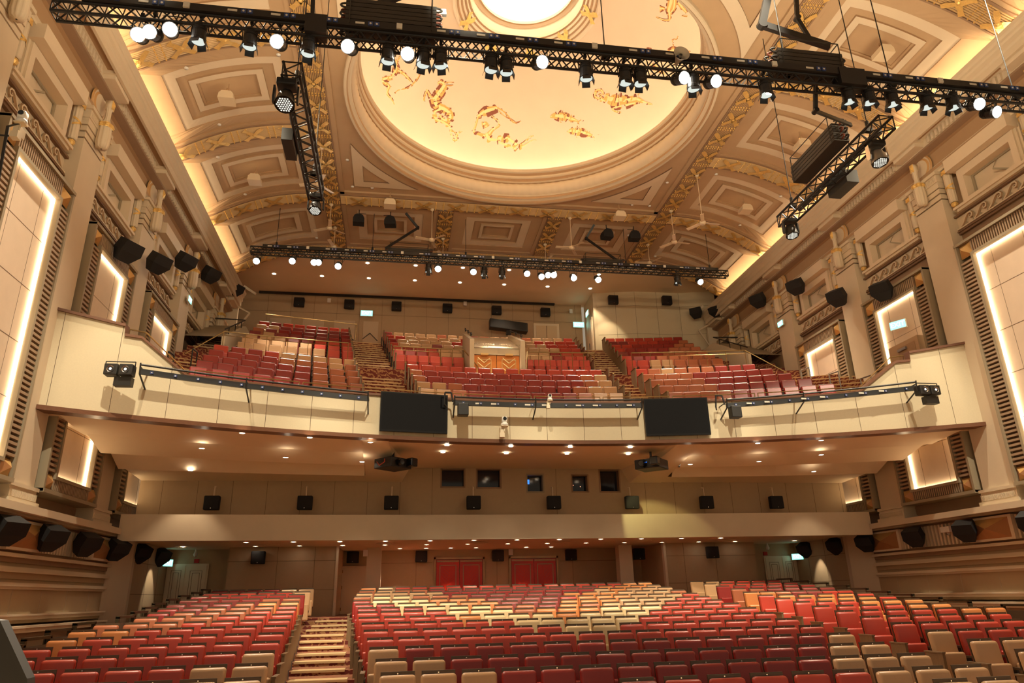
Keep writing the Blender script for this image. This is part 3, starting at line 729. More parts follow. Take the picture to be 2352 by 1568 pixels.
    o = cs.obj('cove_light', E_SIDE); o['label'] = 'long glowing cove strip behind the %s cornice lighting the vault' % sd; o['category'] = 'cove light'
    # wall behind the upper corner
    # upper side rear: plastered return beyond the last pilaster
# ================================================================== BALCONY
BC = -5.0                                   # centre of the curved front (y)
def arc(R, x, c=BC): return c + sqrt(R * R - x * x)
def topz(a):
    if a < 9.72: return 8.30
    if a < 10.82: return 8.30 + (a - 9.72) / 1.10 * .86
    if a < 11.19: return 9.16
    if a < 11.2: return 9.16
    return 9.42 + (a - 11.2) * .08
XS = steps(-12.56, 12.56, 96)
XS = sorted(set([round(x, 4) for x in XS] + [-11.2, -11.185, -10.82, -9.72, 9.72, 10.82, 11.185, 11.2]))
fb = MB()
RF = 25.9
for x0, x1 in zip(XS, XS[1:]):
    z0, z1 = topz(abs(x0)), topz(abs(x1))
    fb.quad((x0, arc(RF, x0), 7.06), (x1, arc(RF, x1), 7.06), (x1, arc(RF, x1), z1 - .06), (x0, arc(RF, x0), z0 - .06), 0)
    fb.quad((x0, arc(RF + .16, x0), 7.0), (x1, arc(RF + .16, x1), 7.0), (x1, arc(RF + .16, x1), z1 - .06), (x0, arc(RF + .16, x0), z0 - .06), 0)
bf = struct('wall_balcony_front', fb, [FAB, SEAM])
sj = MB()
for k in range(-11, 12):
    x = k * 1.16 + .35
    if abs(x) < 12.6:
        y = arc(RF, x) - .004; sj.quad((x - .006, y, 7.08), (x + .006, y, 7.08), (x + .006, y, topz(abs(x)) - .07), (x - .006, y, topz(abs(x)) - .07))
sj.obj('panel_joints', SEAM, bf)
def arcband(bm, R0, R1, za, zb, x0, x1, c=BC, n=48, mi=0, zf=None):
    XX = steps(x0, x1, n)
    for a, b in zip(XX, XX[1:]):
        A = [(a, arc(R0, a, c)), (b, arc(R0, b, c)), (b, arc(R1, b, c)), (a, arc(R1, a, c))]
        z0, z1 = (zb if not zf else zf(a)), (zb if not zf else zf(b)); w0, w1 = (za if not zf else z0 + za), (za if not zf else z1 + za)
        bm.add([(*A[0], w0), (*A[1], w1), (*A[2], w1), (*A[3], w0), (*A[0], z0), (*A[1], z1), (*A[2], z1), (*A[3], z0)],
               [(0, 3, 2, 1), (4, 5, 6, 7), (0, 1, 5, 4), (2, 3, 7, 6)] + ([(3, 0, 4, 7)] if a == x0 else []) + ([(1, 2, 6, 5)] if b == x1 else []), mi)
cp = MB()
for x0, x1 in zip(XS, XS[1:]):
    z0, z1 = topz(abs(x0)), topz(abs(x1)); A = [(x0, arc(RF - .06, x0)), (x1, arc(RF - .06, x1)), (x1, arc(RF + .22, x1)), (x0, arc(RF + .22, x0))]
    cp.add([(*A[0], z0 - .07), (*A[1], z1 - .07), (*A[2], z1 - .07), (*A[3], z0 - .07), (*A[0], z0), (*A[1], z1), (*A[2], z1), (*A[3], z0)], [(0, 3, 2, 1), (4, 5, 6, 7), (0, 1, 5, 4), (2, 3, 7, 6)])
struct('trim_60', cp, [WOODD])
bt = MB(); arcband(bt, RF - .08, RF + .3, 6.95, 7.06, -12.56, 12.56, n=64); struct('trim_61', bt, [WOODD])
# rails on top of the balcony front
def rail(name, pts, r=.018, posts=(), zb=None, label='', cat='handrail', m=BRASS, group=None, r2=.012):
    b = MB(); b.path(pts, r, 6)
    for p, q in posts: b.tube(p, q, r2, 5)
    o = b.obj(name, m); o['label'] = label; o['category'] = cat
    if group: o['group'] = group
    return o
k = 0
for (x0, x1, wd_) in ((-9.6, -7.0, 'outermost left-hand'), (-6.9, -4.6, 'in front of the left lower block'), (-4.45, -2.3, 'above the left screen'), (-2.2, -.1, 'left of centre'), (0.0, 2.1, 'right of centre'), (2.2, 4.3, 'above the right screen'), (4.4, 6.9, 'in front of the right lower block'), (7.0, 9.6, 'outermost right-hand')):
    XX = steps(x0, x1, 6); P = [(x, arc(RF + .1, x), 8.48) for x in XX]
    rail('guard_rail', [(P[0][0], P[0][1], 8.3)] + P + [(P[-1][0], P[-1][1], 8.3)], .016, label='low brass guard rail on the balcony front, %s' % wd_, group='low rails along the balcony front')
for s in (-1, 1):
    P = [(s * 9.8, arc(RF + .1, 9.8), 8.4), (s * 10.8, arc(RF + .1, 10.8), 9.32), (s * 11.15, arc(RF + .1, 11.15), 9.34)]
    rail('guard_rail', P, .018, [(P[i], (P[i][0], P[i][1], topz(abs(P[i][0])))) for i in range(3)] , label='sloping handrail on the stepped %s end of the balcony front' % SIDE[s])
# underside: sawtooth side soffits, trapezoid centre bay
sf = MB()
for s in (-1, 1):
    XX = steps(5.2, 12.28, 10)
    Yb = [(None, 6.97), (20.55, 6.78), (20.93, 6.56), (22.42, 6.36)]
    def yy(k, x):
        d_ = arc(RF + .25, x) - arc(RF + .25, 12.27)
        return [arc(RF + .25, x), 19.5 + .9 * d_, 19.82 + .88 * d_, 20.93 + .65 * d_, 21.6 + .6 * d_, 22.35 + .4 * d_, 22.9 + .35 * d_, 24.45][k]
    Z = [6.97, 6.80, 6.87, 6.56, 6.70, 6.36, 6.45, 6.34]
    for xa, xb in zip(XX, XX[1:]):
        for q in range(7):
            sf.quad((s * xa, yy(q, xa), Z[q]), (s * xb, yy(q, xb), Z[q]), (s * xb, yy(q + 1, xb), Z[q + 1]), (s * xa, yy(q + 1, xa), Z[q + 1]), 0)
    # outer return at the wall
    x = 12.28
    for q in range(7): sf.quad((s * x, yy(q, x), Z[q]), (s * x, yy(q + 1, x), Z[q + 1]), (s * x, yy(q + 1, x), 7.6), (s * x, yy(q, x), 7.6), 0)
    # inner cheek towards the centre bay
    sf.quad((s * 5.2, arc(RF + .25, 5.2), 6.95), (s * 5.2, 24.45, 6.32), (s * 4.0, 24.45, 6.32), (s * 4.45, arc(RF + .25, 4.45), 6.95), 0)
    sf.quad((s * 5.2, arc(RF + .25, 5.2), 6.95), (s * 5.2, 24.45, 6.32), (s * 5.2, 24.45, 7.2), (s * 5.2, arc(RF + .25, 5.2), 7.1), 0)
    sf.quad((s * 4.45, arc(RF + .25, 4.45), 6.95), (s * 4.0, 24.45, 6.32), (s * 3.74, 24.45, 6.80), (s * 4.3, arc(RF + .25, 4.3), 6.96), 0)
XX = steps(-4.5, 4.5, 12)
for xa, xb in zip(XX, XX[1:]): sf.quad((xa, arc(RF + .25, xa), 6.97), (xb, arc(RF + .25, xb), 6.97), (xb, 24.4, 6.80), (xa, 24.4, 6.80), 0)
struct('ceiling', sf, [SOF])
for s in (-1, 1):
    b = MB(); sbox(b, s, 12.2, 13.0, arc(RF, 12.2) + .35, 26.0, 6.97, 7.3); struct('ceiling', b, [SOF])
# projection-booth wall and windows
bw = MB(); WY = 24.42
wins = [(-2.67, -1.87, 6.16, 6.78), (-1.44, -.61, 6.14, 6.78), (.31, .89, 6.0, 6.6), (1.92, 2.5, 6.01, 6.59), (2.94, 3.66, 6.01, 6.78)]
cuts = sorted(set([-12.3, 12.3] + [v for w_ in wins for v in w_[:2]]))
for a, b_ in zip(cuts, cuts[1:]):
    w_ = next((q for q in wins if q[0] <= a < q[1]), None)
    top = 6.85 if abs((a + b_) / 2) < 5 else 6.5
    if w_: bw.box(a, b_, WY, WY + .12, 5.0, w_[2], 0); bw.box(a, b_, WY, WY + .12, w_[3], 6.85, 0)
    else: bw.box(a, b_, WY, WY + .12, 5.0, 6.85, 0)
for k in range(-11, 12):
    x = k * 1.08 + .27
    if any(q[0] - .05 < x < q[1] + .05 for q in wins): continue
    bw.box(x - .005, x + .005, WY - .003, WY, 5.0, 6.8, 1)
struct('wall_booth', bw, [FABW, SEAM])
for i, (a, b_, c_, d_) in enumerate(wins):
    f = MB()
    for q in ((a - .03, a + .02, c_, d_), (b_ - .02, b_ + .03, c_, d_)): f.box(q[0], q[1], WY - .01, WY + .3, q[2] - .03, q[3] + .03)
    f.box(a, b_, WY - .01, WY + .3, c_ - .03, c_ + .02); f.box(a, b_, WY - .01, WY + .3, d_ - .02, d_ + .03)
    wo = struct('window_%d' % (20 + i), f, [PB if i != 2 else PG])
    g = MB(); g.box(a, b_, WY + .26, WY + .28, c_, d_); g.obj('pane', GLASSD, wo)
    if i == 2: g = MB(); g.box(a + .02, a + .13, WY + .24, WY + .25, c_ + .3, c_ + .46); g.obj('glowing_monitor', E_BLUEW, wo)
    if i == 3: g = MB(); g.box(a + .1, a + .115, WY + .24, WY + .25, c_ + .25, c_ + .265); g.box(a + .35, a + .365, WY + .24, WY + .25, c_ + .2, c_ + .22); g.obj('indicator_led', E_DOT, wo)
# lower parapet band
pp = MB(); PR = 150.0; PC = 23.66 - 150
arcband(pp, PR, PR + .2, 4.37, 5.15, -12.28, 12.28, PC, 30); pp.box(-12.28, 12.28, 23.8, 24.5, 4.98, 5.05)
struct('wall_parapet', pp, [PL])
# ceiling and room under the parapet
lc = MB(); lc.box(-12.6, 12.6, 23.2, 31, 4.55, 4.6)
P = steps(-12.28, 12.28, 60)
lc2 = MB()
for a, b_ in zip(P, P[1:]): lc2.quad((a, arc(150.0, a, 23.66 - 150) + .01, 4.44), (b_, arc(150.0, b_, 23.66 - 150) + .01, 4.44), (b_, 30.3, 4.45), (a, 30.3, 4.45))
struct('ceiling', lc2, [SOF])
for i, x in enumerate((-8.4, -4.5, -1.2, 1.8, 4.9, 8.2)):
    a = MB(); a.lathe([(.33, 0), (.33, -.02), (.22, -.03), (.21, -.015), (.12, -.025), (.01, -.03)], (x, 26.0, 4.44), 24)
    o = a.obj('air_diffuser', SOF); o['label'] = 'flat round air diffuser in the low rear ceiling, %s from the left' % ORD[i + 1]; o['category'] = 'air diffuser'; o['group'] = 'round diffusers in the low rear ceiling'
rw = MB()
def wall_y(bm, x0, x1, y, z0, z1, mi=0, t=.15): bm.box(x0, x1, y, y + t, z0, z1, mi)
wall_y(rw, -6.4, 6.4, 30.2, 1.6, 4.6)
for x in (-4.7, -3.3, -.0, 3.2): wall_y(rw, x, x + .01, 30.195, 1.9, 4.45, 1, .01)
for z in (2.95, 3.95): wall_y(rw, -5.2, -2.65, 30.195, z, z + .012, 1, .01); wall_y(rw, 2.65, 6.0, 30.195, z, z + .012, 1, .01)
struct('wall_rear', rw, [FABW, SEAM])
for s in (-1, 1):
    b = MB(); xi, xo = 6.2, 9.98
    wall_y(b, min(s * xi, s * xo), max(s * xi, s * xo), 27.4, 1.4, 4.6); sbox(b, s, xi, xi + .15, 27.55, 30.2, 1.4, 4.6); sbox(b, s, xo - .15, xo, 27.55, 28.45, 1.4, 4.6)
    for x in (7.0, 8.3): sbox(b, s, x, x + .01, 27.394, 27.4, 1.6, 4.5, 1)
    for z in (2.95, 3.95): sbox(b, s, xi, xo, 27.394, 27.4, z, z + .012, 1)
    sbox(b, s, 9.9, 12.4, 28.45, 28.6, 1.4, 4.6)
    struct('wall_rear', b, [FABW, SEAM])
    b = MB(); sbox(b, s, xi - .03, xi + .06, 27.34, 27.56, 1.5, 4.5); struct('trim_%d' % (70 + s), b, [PL2])
    b = MB(); sbox(b, s, 4.66, 5.2, 28.3, 28.8, 1.7, 4.55); struct('wall_column', b, [PL2])
# ================================================================== UPPER HALL
b = MB(); b.box(-13.3, 13.3, 31.8, 37.0, 18.40, 18.5); struct('ceiling', b, [SOF])
b = MB(); b.box(-13.2, 6.0, 36.7, 36.9, 14.0, 18.45, 0)
for x in steps(-11.4, 5.6, 14): b.box(x, x + .01, 36.693, 36.7, 14.0, 18.4, 1)
b.box(-13.2, 6.0, 36.693, 36.7, 17.3, 17.312, 1)
struct('wall_rear', b, [FABW, SEAM])
b = MB(); b.box(-11.9, 4.4, 36.55, 36.7, 18.30, 18.40, 0); struct('trim_80', b, [BLK])
b = MB()
b.box(6.2, 6.4, 34.9, 36.9, 13.5, 18.45, 0)
P = [(6.4, 34.9), (8.46, 34.45), (11.0, 34.4), (12.9, 33.9)]
for (xa, ya), (xb, yb) in zip(P, P[1:]): b.quad((xa, ya, 13.5), (xb, yb, 13.5), (xb, yb, 18.42), (xa, ya, 18.42), 0)
for (xa, ya) in P[1:3] + [(7.4, 34.68), (9.7, 34.42)]: b.box(xa - .005, xa + .005, ya - .006, ya, 13.5, 18.4, 1)
for z in (15.9, 17.55):
    for (xa, ya), (xb, yb) in zip(P, P[1:]): b.quad((xa, ya - .004, z), (xb, yb - .004, z), (xb, yb - .004, z + .012), (xa, ya - .004, z + .012), 1)
struct('wall_rear', b, [FAB, SEAM])
b = MB()
for s in (-1, 1):
    b.quad((s * 12.95, 31.6, 12.0), (s * 12.95, 37.0, 12.0), (s * 12.95, 37.0, 18.45), (s * 12.95, 31.6, 18.45))
struct('wall_upper_side', b, [FABW])
# pale shallow alcoves with zigzag rails on the left rear wall
for i, x in enumerate((-11.2, -9.5, -7.85, -6.3)):
    wdt = 1.1 if i < 3 else .8
    b = MB(); b.box(x, x + wdt, 36.66, 36.70, 14.6, 16.9); o = b.obj('wall_panel', mat('alcove_paint', (0.55, 0.44, 0.31), 0.8))
    o['label'] = 'pale alcove panel in the left rear wall, %s from the corner' % ORD[i + 1]; o['category'] = 'wall panel'
    rail('zigzag_rail', [(x + .0, 36.5, 15.8), (x + .38, 36.5, 16.15), (x + wdt, 36.5, 15.72)], .02, label='small bent rail in front of the %s pale alcove of the rear wall' % ORD[i + 1], m=BLK)
# tiers ------------------------------------------------------------------------
LR = [27.3 + .95 * k for k in range(5)]; LZ = [8.05 + .508 * k for k in range(5)]
UR = [48.6 + .95 * k for k in range(7)]; UZ = [11.33 + .518 * k for k in range(7)]
fl = MB()
arcband(fl, 26.02, LR[0] - .42, 7.2, 7.9, -12.7, 12.7)
for r, z in zip(LR, LZ): arcband(fl, r - .45, r + .5, z - .9, z, -12.7, 12.7)
arcband(fl, LR[4] + .5, 33.4, 9.3, 10.08, -12.7, 12.7)
for k, (r, z) in enumerate(zip(UR, UZ)): arcband(fl, r - .45 - (.0 if k else .35), r + .5, z - 1.4, z, -12.7, 12.7, -20)
fl.box(-12.9, 12.9, 33.5, 36.8, 13.6, 14.4)
fl.box(-12.7, 12.7, 31.0, 36.8, 12.0, 12.3)
struct('floor', fl, [CARP])
st = MB(); ns = MB()
def stairs(x_lo, x_hi, R, Zs, c):
    """half-height treads in an aisle running up through the rows"""
    for k in range(len(R)):
        x0 = x_lo[0] + (x_lo[1] - x_lo[0]) * k / (len(R) - 1); x1 = x_hi[0] + (x_hi[1] - x_hi[0]) * k / (len(R) - 1)
        dz_ = .26
        arcband(st, R[k] + .02, R[k] + .5, Zs[k] - .3, Zs[k] + dz_, x0, x1, c, 4)
        for rr, zz in ((R[k] - .45, Zs[k]), (R[k] + .02, Zs[k] + dz_)):
            arcband(ns, rr - .02, rr + .09, zz - .03, zz + .012, x0 + .03, x1 - .03, c, 4)
    return
stairs((-5.2, -5.75), (-3.62, -4.1), LR[:5], LZ, BC); stairs((3.3, 3.78), (4.72, 5.0), LR[:5], LZ, BC)
stairs((-6.0, -6.65), (-4.5, -5.2), UR, UZ, -20); stairs((4.05, 4.78), (5.5, 6.42), UR, UZ, -20)
stairs((-12.5, -12.5), (-10.9, -11.0), UR[2:], UZ[2:], -20)
for s in (-1, 1):
    for k in range(5):      # side steps beside the lower blocks
        x0 = 10.2 + .1 * k; arcband(ns, LR[k] - .47, LR[k] - .3, LZ[k] - .03, LZ[k] + .015, min(s * x0, s * 12.6), max(s * x0, s * 12.6), BC, 6)
        arcband(ns, LR[k] + .02, LR[k] + .2, LZ[k] + .24, LZ[k] + .27, min(s * x0, s * 12.6), max(s * x0, s * 12.6), BC, 6); arcband(st, LR[k] + .02, LR[k] + .5, LZ[k], LZ[k] + .25, min(s * x0, s * 12.6), max(s * x0, s * 12.6), BC, 6)
struct('floor', st, [CARP]); ns.obj('stair_nosings', NOSE, None, kind='structure').name = 'trim_95'
# marble pieces at the foot of upper aisles
for x0, x1, nm in ((-5.7, -4.2, 'left'), (3.9, 5.1, 'right')):
    b = MB(); b.box(x0, x1, 27.0, 27.35, 10.08, 10.75); o = b.obj('aisle_wall', mat('veined_stone', (.46, .27, .16), .4, col2=(.30, .14, .08), scale=3)); o['label'] = 'low veined stone wall at the foot of the upper %s aisle' % nm; o['category'] = 'low wall'
# vomitory
t = thing('vomitory', 'cream entrance box with orange doors in the middle of the upper circle', 'entrance')
v = MB()
xa, xb = -1.32, .80
for x, sg in ((xa, -1), (xb, 1)):
    v.prism([(27.2, 10.0), (27.2, 12.6), (30.6, 14.1), (30.6, 10.0)], lambda u, w_, q, x=x: (x + q, u, w_), -.09, .09)
v.quad((xa, 27.55, 12.06), (xb, 27.55, 12.06), (xb, 27.55, 12.35), (xa, 27.55, 12.35)); v.quad((xa, 27.5, 12.35), (xb, 27.5, 12.35), (xb, 30.5, 13.9), (xa, 30.5, 13.9))
v.obj('housing', DOORW, t)
d = MB()
for x0, x1 in ((xa + .1, -.27), (-.25, xb - .1)): d.box(x0, x1, 27.6, 27.65, 10.0, 12.05)
dd = d.obj('door_leaves', DOORO, t)
d = MB()
for cx_ in (-.78, .26):
    for sg in (-1, 1):
        for k in range(7): d.tube((cx_, 27.585, 10.5 + .22 * k - .1), (cx_ + sg * .26, 27.585, 10.5 + .22 * k + .12), .018, 4)
    d.box(cx_ - .3, cx_ + .3, 27.58, 27.6, 10.3, 10.33); d.box(cx_ - .3, cx_ - .28, 27.58, 27.6, 10.3, 11.85); d.box(cx_ + .28, cx_ + .3, 27.58, 27.6, 10.3, 11.85); d.box(cx_ - .3, cx_ + .3, 27.58, 27.6, 11.85, 11.88)
    d.box(cx_ - .16, cx_ + .16, 27.4, 27.55, 12.0, 12.08)
d.obj('brass_chevrons', mat('bright_brass', (.85, .62, .3), .3, metal=.8), dd)
for x, sg in ((xa, -1), (xb, 1)):
    b = MB(); b.path([(x + sg * .0, 27.3, 12.85), (x, 30.5, 14.3)], .022, 6, 0)
    for q in (.1, .5, .9): b.tube((x, 27.3 + 3.2 * q, 12.75 + 1.45 * q), (x, 27.3 + 3.2 * q, 12.9 + 1.45 * q), .03, 6)
    b.obj('handrail', BLK, t)
def text(body, size, loc, rot, m, parent=None, name='lettering', ext=0.002):
    cu = bpy.data.curves.new(name, 'FONT'); cu.body = body; cu.size = size; cu.extrude = ext; cu.align_x = 'CENTER'; cu.align_y = 'CENTER'
    cu.materials.append(m); o = bpy.data.objects.new(name, cu); COL.objects.link(o); o.location = loc; o.rotation_euler = rot
    me = bpy.data.meshes.new_from_object(o); bpy.data.objects.remove(o); o = bpy.data.objects.new(name, me); COL.objects.link(o); o.location = loc; o.rotation_euler = rot
    if parent: o.parent = parent
    return o
BTX = mat('bronze_lettering', (.30, .2, .09), .5)
text('< UPPER CIRCLE\n   1-16', .12, (-.78, 27.48, 12.45), (radians(62), 0, 0), BTX, t); text('UPPER CIRCLE >\n 17-32', .12, (.3, 27.48, 12.45), (radians(62), 0, 0), BTX, t)
spot('vomitory_light', (-.26, 27.3, 13.6), (-.26, 27.5, 10.5), 180, 70, .6)
# rails of the cross aisle
def ry(x, R, c=-20): return arc(R, x, c)
for nm, x0, x1 in (('left', -10.9, -6.3), ('left of the entrance', -4.5, -1.6), ('right of the entrance', 1.1, 4.0), ('right', 5.6, 10.4)):
    XX = steps(x0, x1, 6); R_ = 47.9
    P = [(x, ry(x, R_), 12.35) for x in XX]; P2 = [(x, ry(x, R_), 12.2) for x in XX]
    b = MB(); b.path(P, .024, 6); b.path(P2, .014, 5)
    for x in XX: b.tube((x, ry(x, R_), 11.2), (x, ry(x, R_), 12.35), .014, 5)
    if nm == 'left of the entrance': b.tube(P[-1], (x1 + .75, ry(x1, R_) - .5, 11.2), .024, 6)
    if nm == 'right of the entrance': b.tube(P[0], (x0 - .2, ry(x0, R_) - .7, 11.2), .024, 6)
    if nm == 'right': b.tube(P[-1], (12.0, 26.0, 11.0), .024, 6)
    if nm == 'left': b.tube(P[0], (-12.0, 26.0, 11.2), .024, 6)
    o = b.obj('handrail', BRASS); o['label'] = 'brass rail in front of the upper tier, section %s' % nm; o['category'] = 'handrail'
rail('handrail', [(-10.9, 33.9, 16.0), (-6.5, 34.6, 15.9), (-6.5, 34.2, 14.9)], .022, label='long brass rail behind the upper left rows')
# screens at the aisle ends of balcony rows
k = 0
for (xs, R, Zs, c, nm) in (((-3.55, -4.0), LR, LZ, BC, 'lower left aisle, centre side'), ((-5.3, -5.85), LR, LZ, BC, 'lower left aisle, wall side'), ((3.4, 3.9), LR, LZ, BC, 'lower right aisle, centre side'), ((4.65, 4.95), LR, LZ, BC, 'lower right aisle, wall side'),
                           ((-4.4, -5.1), UR, UZ, -20, 'upper left aisle, centre side'), ((-6.1, -6.8), UR, UZ, -20, 'upper left aisle, wall side'), ((4.1, 4.85), UR, UZ, -20, 'upper right aisle, centre side'), ((5.45, 6.35), UR, UZ, -20, 'upper right aisle, wall side')):
    for q in range(len(R)):
        x = xs[0] + (xs[1] - xs[0]) * q / (len(R) - 1); y = arc(R[q], x, c)
        b = MB(); b.box(x - .025, x + .025, y - .3, y + .2, Zs[q], Zs[q] + .86, 0); b.box(x - .035, x + .035, y - .32, y + .22, Zs[q] + .86, Zs[q] + .89, 1)
        o = b.obj('row_end_panel', [WOODP, BRASS]); o['label'] = 'wood row end panel on the %s, %s row up' % (nm, ORD[q + 1]); o['category'] = 'row end panel'; o['group'] = 'row end panels along the balcony aisles'
# side stair walls of the upper tier
for s in (-1, 1):
    b = MB(); b.prism([(27.9, 10.1), (27.9, 12.6), (31.2, 14.3), (33.0, 14.3), (33.0, 10.1)], lambda u, v_, t_: (s * (11.15 + t_), u, v_), 0, .14)
    b.obj('stair_wall', DOORW, None, kind='structure').name = 'wall_stair'
    b = MB(); b.quad((s * 11.3, 28.2, 12.7), (s * 12.95, 28.2, 12.7), (s * 12.95, 31.2, 14.3), (s * 11.3, 31.2, 14.3)); struct('wall_stair', b, [PG])
    rail('handrail', [(s * 11.22, 28.0, 12.95), (s * 11.22, 31.2, 14.6), (s * 12.6, 31.2, 14.65)], .028, [((s * 11.22, y, 12.95 + (y - 28) * .515), (s * 11.22, y, 12.6 + (y - 28) * .515)) for y in (28.6, 29.6, 30.6)], label='black handrail on the cream stair wall, %s side of upper tier' % SIDE[s], m=BLK, r2=.02)
    for k in range(3):
        x = 10.9 + k * .35; y = arc(LR[3 - k], x); z = LZ[3 - k]
        rail('handrail', [(s * x, y, z), (s * x, y, z + .85), (s * x, y + .55, z + .9), (s * x, y + .55, z + .2)], .025, label='short metal hoop rail on the %s balcony side steps, %s from front' % (SIDE[s], ORD[3 - k]), m=GREY if s > 0 else BLK)
# ================================================================== SEATS
def rbox(bm, x0, x1, y0, y1, z0, z1, r, mi=0, seg=2):
    """box with rounded edges"""
    t = bmesh.new(); bmesh.ops.create_cube(t, size=1)
    for v_ in t.verts: v_.co = ((x0 + x1) / 2 + v_.co.x * (x1 - x0), (y0 + y1) / 2 + v_.co.y * (y1 - y0), (z0 + z1) / 2 + v_.co.z * (z1 - z0))
    bmesh.ops.bevel(t, geom=t.edges[:], offset=r, segments=seg, affect='EDGES', profile=.5)
    t.verts.index_update(); bm.add([v_.co[:] for v_ in t.verts], [tuple(v_.index for v_ in f.verts) for f in t.faces], mi); t.free()
def tilt(bm, z0, k):
    bm.v = [(x, y + (z - z0) * k, z) for x, y, z in bm.v]
def leather(name, c):
    m = mat(name, c, 0.36, var=0.06, scale=3, bump=0.06, bscale=25, spec=0.55); return m
LC = {'R': ('red', leather('leather_red', (0.50, 0.052, 0.030))), 'D': ('deep red', leather('leather_deep_and_dim_red', (0.30, 0.022, 0.018))), 'T': ('tan', leather('leather_tan', (0.60, 0.36, 0.19))),  # deep red also paints weaker light on red seats of the front middle rows
      'C': ('cream', leather('leather_cream', (0.80, 0.60, 0.33))), 'O': ('orange', leather('leather_orange', (0.66, 0.24, 0.075))), 'B': ('brick brown', leather('leather_brick', (0.44, 0.135, 0.060))), 'M': ('maroon', leather('leather_maroon', (0.27, 0.045, 0.040)))}
def seat_parts():
    bk = MB(); rbox(bk, -.235, .235, -.065, .045, .40, .925, .046, seg=3); tilt(bk, .4, .16)
    ft = MB(); rbox(ft, -.225, .225, -.20, -.09, .14, .60, .03); tilt(ft, .14, .05)
    sh = MB(); sh.box(-.222, .222, .050, .072, .34, .962); tilt(sh, .4, .16)
    ar = MB()
    for x in (-.275,): ar.box(x - .022, x + .022, -.26, .10, .50, .535, 0); ar.box(x - .018, x + .018, -.14, .08, 0, .50, 1)
    kn = MB(); kn.box(-.008, .008, .05 + .16 * .54 - .012, .05 + .16 * .54, .93, .945)
    return bk, ft, sh, ar, kn
SP = seat_parts()
SM = {}
for k_, (nm, m_) in LC.items():
    SM[k_] = (SP[0].mesh('backrest', [m_], True), SP[1].mesh('folding_seat', [m_], True))
SM['x'] = (SP[2].mesh('wood_shell', [WOODS]), SP[3].mesh('armrest', [WOODS, BLK]), SP[4].mesh('number_stud', [CHR]))
EP = MB(); EP.box(-.025, .025, -.30, .12, .0, .60, 0); EP.box(-.035, .035, -.31, .14, .60, .625, 0); EP.box(-.028, .028, .0, .10, 0, .16, 1)
EPM = EP.mesh('end_panel', [WOODP, mat('blue_grey_foot', (.07, .10, .14), .5)])
# stalls: per row (index, Y, z of backrest top) and, per block, first/last left-edge pixel positions and colours
def c6(o, s): return lambda x, y: (o[0] + x / s, o[1] + y / s)
q1 = c6((0, 1340), 6.5333); q2 = c6((340, 1340), 6.5333); q3 = c6((800, 1340), 6.5333); q4 = c6((1140, 1340), 6.5333); q5 = c6((1480, 1330), 6.5333); q6 = c6((1800, 1330), 6.5333); q7 = c6((1992, 1340), 3.7333)
ROWY = {r: 12.2 + (r - 3) for r in range(-1, 16)}
VV = {-1: -.128, 0: -.110, 1: -.0915, 2: -.0752, 3: -.0607, 4: -.0493, 5: -.0393, 6: -.0305, 7: -.0234, 8: -.0168, 9: -.0116, 10: -.0068, 11: -.002, 12: .0027, 13: .0069, 14: .0102, 15: .0138}
ROWT = {r: 2.6 + VV[r] * ROWY[r] for r in VV}
def rowx(r, p):
    return onY(p[0], p[1], ROWY[r]).x
